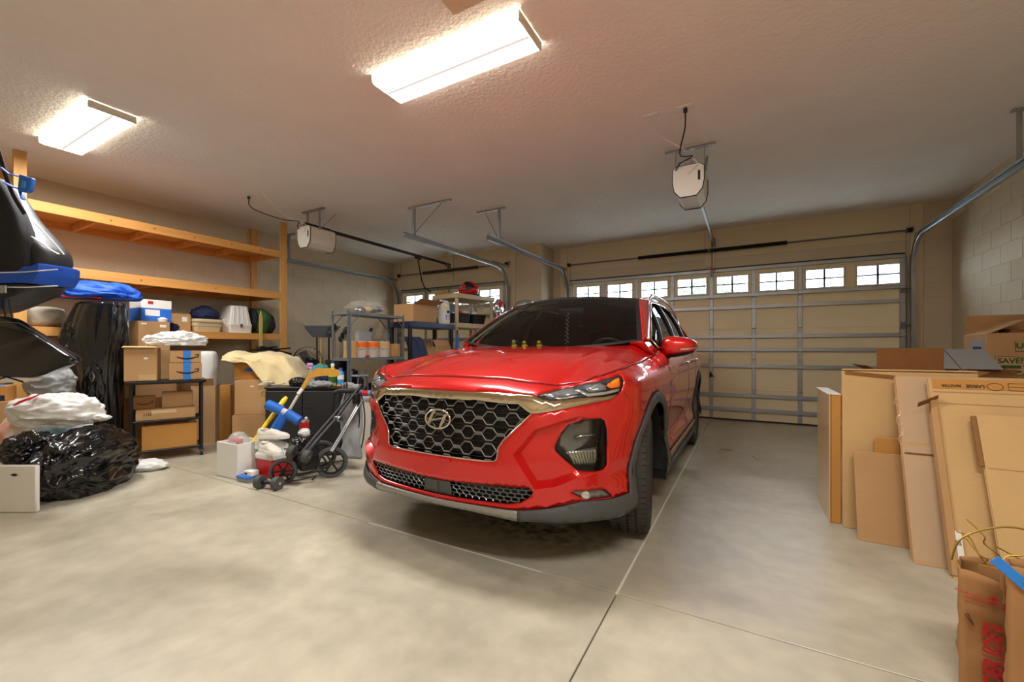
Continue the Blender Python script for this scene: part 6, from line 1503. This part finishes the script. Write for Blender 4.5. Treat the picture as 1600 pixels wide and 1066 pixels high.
# beige plastic rack
bg = thing('beige_rack', 'beige plastic rack topped by a red and black helmet', 'shelf', (-4.285, 5.955, 0), -.20)
for z in (2.04, 1.56, 1.05, .50):
    tub([(.305,.45,z-.075,.02),(.31,.455,z-.07,.02),(.31,.455,z,.02),(.295,.44,z,.02)], 2).build('deck', 'tan_plastic', bg, smooth=30)
for x in (-.265, .265):
    for y in (-.41, .41): MB().lathe([(.032,0),(.032,.45),(.026,.46),(.026,1.0),(.032,1.02),(.026,1.5),(.032,1.52),(.03,1.97)], 14, frame((x, y, 0))).build('post', 'tan_plastic', bg, smooth=30)
def on_bg(x, y, z): v = Matrix.Rotation(-.20, 4, 'Z') @ Vector((x, y, z)); return (v.x-4.285, v.y+5.955, v.z)
t = thing('helmet', 'red and black motorcycle helmet on the beige rack', 'helmet', on_bg(.12, .0, 2.044), R(200))
def hel(a, b):
    th = 2*PI*a; ph = -.55*PI/2+(.55*PI/2+PI/2)*b; x = .165*math.cos(ph)*math.cos(th); y = .13*math.cos(ph)*math.sin(th); z = .14*math.sin(ph); return (x+(.03 if x > 0 and z < 0 else 0), y, z+.112)
MB().grid(hel, 36, 20).build('shell', 'red_plastic', t, smooth=60)
MB().grid(lambda a, b: (lambda p: (p[0]*1.012, p[1]*1.012, (p[2]-.112)*1.012+.112))(hel(.10*math.sin(b*5)+.12+.16*a, .25+.75*b)), 8, 14).build('black_swirl', 'black_plastic', t, smooth=60)
MB().grid(lambda a, b: (lambda p: (p[0]*1.012, p[1]*1.012, (p[2]-.112)*1.012+.112))(hel(.10*math.sin(b*5)+.52+.16*a, .25+.75*b)), 8, 14).build('black_swirl', 'black_plastic', t, smooth=60)
MB().grid(lambda a, b: (lambda p: (p[0]*1.02, p[1]*1.02, (p[2]-.112)*1.02+.112))(hel(-.14+.28*a, .34+.22*b)), 14, 6).build('visor', 'reflector', t, smooth=60)
MB().tube([(.19*math.cos(a_)*.88, .13*math.sin(a_)*.95, .014) for a_ in [2*PI*i/30 for i in range(30)]], .013, 8, closed=True).build('neck_roll', 'black_fabric', t, smooth=60)
carton('flat reddish brown carton under the helmet visor on the beige rack', on_bg(-.16, -.28, 2.042), (.24,.30,.05), -.2, 'cardboard_orange', tape=None)
for lab, x, y, mm in (('black mesh basket of wrapped odds and ends near the beige rack post', .12, -.22, 'navy_fabric'), ('black mesh basket holding a clear bag on the beige rack', .12, .14, 'black_fabric')):
    t = thing('mesh_basket', lab, 'basket', on_bg(x, y, 1.562), -.2, 'mesh baskets on the beige rack')
    tub([(.11,.13,0,.03),(.13,.16,.16,.03),(.135,.165,.165,.03),(.125,.155,.16,.03),(.105,.125,.01,.03)]).build('basket', 'black_plastic', t, smooth=30)
    for i in range(4): blob((.05,.055,.05), .02, 2.5, 120+i, 3, .6).build('content', ('foil', 'red_plastic' if y < 0 else 'paper', mm, 'cream_fabric')[i], t, (.05*(i % 2*2-1), .06*(i//2*2-1), .16), smooth=60)
    blob((.10,.12,.11), .06, 2, 130, 4, .7).build('clear_bag', 'clear_film', t, (0,0,.24), smooth=60)
t = thing('hanging_card', 'pale blue plastic panel leaning inside the beige rack', 'panel', on_bg(-.14, -.22, 1.562), -.2); slab([(-.02,0),(.0,0),(.12,.0),(.12,.0)][:0] or [(-.20,.0),(.20,.0),(.22,.38),(-.20,.30)], .006, 0, rotm(0,0,PI/2)).build('panel_sheet', 'aqua', t); MB().box((0,0,.31), (.012,.40,.016), .004, rotm(.18)).build('panel_edge', 'paper', t)
t = thing('mylar_balloon', 'silver and red foil balloon drooping beside the beige rack', 'balloon', on_bg(.44, .40, 1.70), .3); blob((.07,.12,.19), .04, 2.6, 141, 4, .7).build('foil_skin', 'foil', t, (0,0,.10), smooth=60); blob((.04,.07,.05), .02, 2.6, 142, 3, .7).build('red_patch', 'red_plastic', t, (.05,-.05,.20), smooth=60); blob((.04,.05,.06), .02, 2.6, 143, 3, .7).build('red_patch', 'red_plastic', t, (.05,.04,-.02), smooth=60); MB().tube([(0,-.05,.27),(-.02,-.2,.30),(-.05,-.32,.31)], .004, 5).build('ribbon', 'black_fabric', t)
t = thing('foil_arch', 'curved silver foil duct standing on a carton pile behind the car', 'duct', (-3.52, 6.80, 1.622), .35)
P = [(-.22,0,0),(-.215,0,.12),(-.17,0,.24),(-.08,0,.31),(.04,0,.32),(.15,0,.27),(.22,0,.18),(.25,0,.06)]
MB().tube(catmull3(P, 6), .085, 18).build('duct_skin', 'foil', t, smooth=50)
for i in range(3): carton(('lowest', 'middle', 'topmost')[i]+' carton of the pile under the silver foil duct', (-3.52, 6.80, i*.54), (.56,.34,.538), .35, ('cardboard', 'cardboard_light', 'cardboard')[i])
# ================================================================ flattened cartons leaning on the right
def board(lab, x0, x1, yb, yt, zt, th, m, name='flat_carton', edge='corrugate', z0=0):
    """flattened carton standing on its edge, leaning back; folded double so the edges show two layers"""
    cx = (x0+x1)/2; ln = math.hypot(yt-yb, zt-z0); a = math.atan2(yt-yb, zt-z0)
    t = thing(name, lab, 'flattened box', (cx, yb, z0), rot=(-a, 0, 0))
    w_ = x1-x0
    for s in (0, 1): MB().box((0, th*(.25+.5*s), ln/2), (w_, th*.44, ln), .003).build('sheet', m, t)
    MB().box((0, th/2, ln/2), (w_-.01, th*.3, ln-.01)).build('core', edge, t)
    return t, ln
def front(t, x0, x1, z0, z1, m, name, off=.0012, rz=0): return MB().box((0,0,0), (x1-x0, .0012, z1-z0), 0, frame(((x0+x1)/2, -off+.0006, (z0+z1)/2), 0, rz, 0)).build(name, m, t)
t = thing('slim_carton', 'narrow upright carton standing at the left end of the leaning cartons', 'box', (.495, 3.70, 0)); MB().box((.008,0,.42), (.056,.52,.84), .004).build('body', 'cardboard_orange', t); MB().box((-.025,0,.424), (.008,.53,.848), .002).build('foam_edge', 'tape', t); MB().box((.0,0,.846), (.07,.52,.006), .001).build('top_edge', 'paper', t)
t, ln = board('tall plain flattened carton with a torn top fold', .535, 1.16, 3.39, 3.43, 1.0, .045, 'cardboard_light')
MB().box((0,0,0), (.62,.06,.010), .003, frame((0,.032,ln+.008), -.1)).build('top_fold', 'cardboard_light', t); front(t, -.30, -.04, ln-.035, ln-.010, 'cardboard_dark', 'torn_edge', rz=.10); front(t, .19, .255, ln-.05, ln, 'tape', 'tape')
t, ln = board('small flattened carton leaning at the front of the left group', .575, .835, 3.205, 3.33, .51, .016, 'cardboard')
t, ln = board('little square flattened carton peeking over the small one', .685, .80, 3.31, 3.355, .60, .02, 'cardboard_orange')
t, ln = board('shrink wrapped flattened carton bundle with glossy film', .772, 2.10, 3.0, 3.325, .985, .05, 'cardboard_pale')
front(t, -.66, -.20, ln*.62, ln-.01, 'clear_film', 'film'); front(t, -.66, -.52, .02, ln*.6, 'clear_film', 'film'); front(t, -.66, -.35, ln*.555, ln*.565, 'corrugate', 'strap_mark')
MB().tube([(-.665+.02*math.sin(i*1.7), -.004, ln*.55+i*.03) for i in range(12)], .004, 5).build('film_wrinkle', 'clear_film', t, smooth=60)
t, ln = board('large wide flattened carton with an upside down size print along its top', .892, 2.28, 2.885, 3.235, .977, .045, 'cardboard_light')
MB().box((-.685,.02,ln*.45), (.03,.055,ln*.86), .003).build('side_fold', 'cardboard', t); MB().box((0,0,0), (.10,.05,.004), .001, frame((-.71,-.01,ln*.87), -.3, -.5, 0)).build('corner_flap', 'cardboard_dark', t)
front(t, -.68, .68, ln*.925, ln*.93, 'cardboard', 'fold_line'); front(t, -.68, .2, ln*.862, ln*.866, 'cardboard', 'fold_line'); front(t, -.68, .68, ln*.945, ln*.998, 'cardboard_orange', 'top_band')
text('LARGE', .024, 'ink_brown', t, (-.51,-.0030,ln*.962), (PI/2,PI,0), bold=.0010); text('MASTER', .022, 'ink_brown', t, (-.605,-.0030,ln*.962), (PI/2,PI,0), bold=.0003)
MB().tube([(-.435+.030*math.cos(2*PI*i/24), -.0022, ln*.962+.020*math.sin(2*PI*i/24)) for i in range(24)], .0014, 4, closed=True).build('printed_seal', 'ink_brown', t); m = MB()
for a, b in (((-.385,.945),(-.32,.945)),((-.32,.945),(-.32,.982)),((-.32,.982),(-.385,.982)),((-.385,.982),(-.385,.945)),((-.378,.963),(-.328,.963))): m.tube([(a[0],-.0022,ln*a[1]),(b[0],-.0022,ln*b[1])], .0012, 4)
m.build('printed_frame', 'ink_brown', t)
lbx = front(t, -.682, -.648, .10, .235, 'paper', 'white_label', off=.006); 
for i in range(6): front(t, -.675+.004*i, -.6735+.004*i, .165, .19, 'ink', 'label_bar', off=.0075)
t, ln = board('smaller folded carton leaning on the wide one with a double edge', 1.02, 2.2, 2.79, 3.10, .803, .03, 'cardboard_light', z0=.0)
t.location.x = 1.63
front(t, -.58, .58, ln*.68, ln*.684, 'cardboard', 'fold_line'); MB().box((-.60,.012,ln*.84), (.018,.022,ln*.30), .002).build('edge_layer', 'corrugate', t)
# boxes behind the leaning cartons
carton('low open carton with dark flaps behind the leaning cartons', (1.02, 3.86, 0), (.37,.38,.95), .03, 'cardboard_dark', flaps={'b': (R(88), .20), 'l': (R(150), .16), 'r': (R(150), .10)})
o = carton('small carton lying inside the open carton behind the leaning ones', (1.03, 3.86, .80), (.30,.24,.19), .05, 'cardboard', tape='tape')
t = thing('white_board_box', 'pale blue white box with a raised lid before the moving boxes', 'box', (1.60, 4.95, 0), .1); MB().box((0,0,.49), (.42,.40,.98), .004).build('body', 'cardboard_dark', t)
MB().box((0,0,0), (.42,.30,.006), .002, frame((-.10,-.12,1.06), .55, 0, 0)).build('lid', 'grey_fabric', t); MB().box((-.04,0,.004), (.004,.30,.002), 0, frame((-.10,-.12,1.06), .55, 0, 0)).build('lid_crease', 'navy_fabric', t); MB().box((0,.06,.99), (.4,.26,.02), .003).build('inner_flap', 'black_plastic', t)
carton('lower moving carton under the printed one against the right wall', (2.075, 5.52, 0), (.50,.48,.72), .0, 'cardboard_dark')
mv = carton('printed brown moving carton with open orange flaps by the right wall', (2.075, 5.50, .722), (.48,.46,.55), .0, 'cardboard', flaps={'l': (R(28), .26), 'f': (R(100), .01), 'b': (R(70), .20), 'r': (R(80), .12)})
MB().box((.0,0,.525), (.46,.43,.02), .004).build('packed_top', 'cardboard_orange', mv); MB().box((.05,-.10,.565), (.30,.16,.06), .006, rotm(0,0,.1)).build('packed_bundle', 'cardboard_dark', mv); MB().prism([(-.06,0),(0,.03),(.06,0),(0,-.03)], .597, .599, frame((.06,-.12,0))).build('white_tag', 'paper', mv)
def mf(n, c, d, mm): return MB().box((c[0], -.2312, c[1]), (d[0], .0014, d[1])).build(n, mm, mv)
text('SAVE!', .062, 'green_ink', mv, (-.10,-.2325,.315), (PI/2,0,0), bold=.0016)
slabm = slab([(-.195,.18),(-.03,.195),(.025,.275),(-.03,.35),(-.19,.355),(-.20,.25)], .001); slabm.build('price_tag_print', 'cardboard_pale', mv, (0,-.2308,0))
mf('print_bar', (-.105,.265), (.14,.028), 'green_ink'); mf('print_bar', (-.105,.225), (.14,.020), 'green_ink'); mf('print_line', (.02,.13), (.44,.020), 'green_ink')
m = MB(); Q = [(-.20,.25),(-.195,.18),(-.03,.195),(.025,.275),(-.03,.35),(-.19,.355)]
m.tube([(x, -.2318, z) for x, z in Q], .0024, 4, closed=True); m.tube([(-.012+.012*math.cos(a_*.8), -.2318, .275+.012*math.sin(a_*.8)) for a_ in range(8)], .002, 4, closed=True); m.build('tag_outline', 'green_ink', mv)
text('U-HAUL', .064, 'green_ink', mv, (.05,-.2325,.445), (PI/2,0,0), bold=.002); m = MB().tube([(-.07,-.2318,.48),(-.07,-.2318,.40),(.23,-.2318,.40)], .003, 4); m.build('print_frame', 'green_ink', mv); mf('print_frame', (.10,.515), (.24,.010), 'green_ink')
MB().box((-.2412,-.05,.40), (.0014,.24,.20)).build('side_panel_print', 'grey_fabric', mv); MB().box((-.2422,-.05,.40), (.0014,.16,.08)).build('side_print', 'navy_fabric', mv); MB().box((-.2422,-.05,.315), (.0014,.18,.02)).build('side_print', 'red_ink', mv)
# ================================================================ paper bags in the corner
def paper_bag(lab, loc, size, rz, m='bag_paper'):
    w_, d_, h_ = size; t = thing('paper_bag', lab, 'paper bag', loc, rz); th = .003
    def wall(p0, p1, nrm, k_):
        def fn(a, b):
            x = p0[0]+(p1[0]-p0[0])*a; y = p0[1]+(p1[1]-p0[1])*a; e = .010*fbm((a*4+k_, b*5, k_))*math.sin(PI*a)*min(b*3, 1)
            z = h_*b+(.012*math.sin(a*7+k_)*(1 if b == 1 else 0)); return (x+nrm[0]*e, y+nrm[1]*e, z)
        o = MB().grid(fn, 16, 22).build('panel', m, t, smooth=60); solidify(o, th); return o
    f = wall((-w_/2,-d_/2), (w_/2,-d_/2), (0,-1), 1); wall((w_/2,-d_/2), (w_/2,d_/2), (1,0), 2); wall((w_/2,d_/2), (-w_/2,d_/2), (0,1), 3); wall((-w_/2,d_/2), (-w_/2,-d_/2), (-1,0), 4)
    MB().box((0,0,.003), (w_,d_,.004)).build('base', m, t)
    return t, f
pb, f = paper_bag("brown paper grocery bag with red sideways lettering and paper handles", (.767, 2.002, 0), (.26,.17,.40), -.305)
text("TRADER JOE'S", .056, 'red_ink', pb, (-.055,-.1005,.125), (PI/2,-PI/2,0), bold=.0018, sx=.80)
text("AUTHENTIC FOODS", .028, 'red_ink', pb, (-.012,-.1005,.14), (PI/2,-PI/2,0), bold=.0006); text("YOUR NEIGHBORHOOD", .012, 'red_ink', pb, (-.075,-.1005,.338), (PI/2,.08,0)); text("GROCERY STORE", .012, 'red_ink', pb, (-.07,-.1005,.325), (PI/2,.08,0))
m = MB().box((-.055,-.1005,.345), (.006,.001,.022)).box((-.055,-.1005,.345), (.020,.001,.006)); m.build('printed_flower', 'red_ink', pb)
MB().tube([(-.118,-.1,.27),(-.108,-.1,.255),(-.098,-.1,.24),(-.100,-.1,.248),(-.112,-.1,.275)], .0018, 4).build('printed_loop', 'ink_brown', pb)
MB().box((-.02,-.0985,.355), (.03,.003,.09), .001).build('handle_patch', 'bag_paper', pb); MB().tube(catmull3([(-.03,-.099,.38),(-.03,-.10,.43),(.0,-.11,.465),(.06,-.11,.46),(.08,-.10,.40)]), .010, 6, flat=.3).build('handle', 'bag_paper', pb, smooth=60)
MB().box((-.04,-.05,.39), (.09,.004,.08), .001).build('inner_flap', 'bag_paper', pb)
pb2, f = paper_bag('brown paper bag with blue tape along its rim at the frame corner', (.808, 1.798, 0), (.26,.11,.50), -.33)
MB().box((0,-.0, .0), (.20,.0035,.028), .001, frame((-.085,-.067,.455), 0, .75, 0)).build('blue_tape', 'blue_tape', pb2)
text('O', .05, 'paper', pb2, (-.05,-.068,.36), (PI/2,0,0)); MB().tube(catmull3([(-.10,-.07,.48),(-.06,-.08,.55),(.02,-.08,.58),(.10,-.07,.5)]), .010, 6, flat=.3).build('handle', 'bag_paper', pb2, smooth=60)
t = thing('wire_bundle', 'tangle of thin gold wire sticking out of the brown paper bags', 'wire', (.73, 2.02, .44)); random.seed(4)
for i in range(5):
    P = [(random.uniform(-.05,.05), random.uniform(-.03,.03), -.08)]
    for q in range(5): P.append((P[-1][0]+random.uniform(-.045,.035), P[-1][1]+random.uniform(-.02,.02), P[-1][2]+random.uniform(.01,.05)))
    MB().tube(catmull3(P, 5), .0022, 5).build('wire', 'gold_wire', t, smooth=60)
MB().tube(catmull3([(-.12,-.02,-.02),(-.10,-.03,.06),(-.03,-.03,.11),(.05,-.02,.12),(.15,-.02,.08)], 6), .003, 5).build('wire_loop', 'gold_wire', t, smooth=60)
# ================================================================ trees outside the door windows
def tree(lab, x, y, h, r, seed, n):
    random.seed(seed); t = thing('tree', lab, 'tree', (x, y, -.03), 0, 'trees across the drive')
    MB().tube([(0,0,0),(.05,0,h*.4),(.0,.05,h*.75)], [.14,.10,.05], 10).build('trunk', 'bark', t, smooth=60)
    m = MB()
    for i in range(n):
        a, b, q = random.uniform(0, 2*PI), random.uniform(-1, 1), random.random()**.4
        c = Vector((r*q*math.cos(a)*math.sqrt(1-b*b), r*q*math.sin(a)*math.sqrt(1-b*b), h*.72+r*.95*q*b)); s = random.uniform(.05,.11)
        M = Matrix.Translation(c) @ rotm(random.uniform(0,6), random.uniform(0,6), random.uniform(0,6))
        m.add([(-s,0,0),(0,-s*.4,0),(s,0,0),(0,s*.4,0)], [(0,1,2,3)], 0, M)
    o = m.build('foliage', 'leaf', t, recalc=False); o['kind'] = 'stuff'
tree('leafy tree seen through the wide door windows', -1.5, 16.5, 4.6, 1.3, 5, 2600)
tree('leafy tree seen through the single door windows', -14.5, 19.0, 5.2, 1.8, 9, 3000)
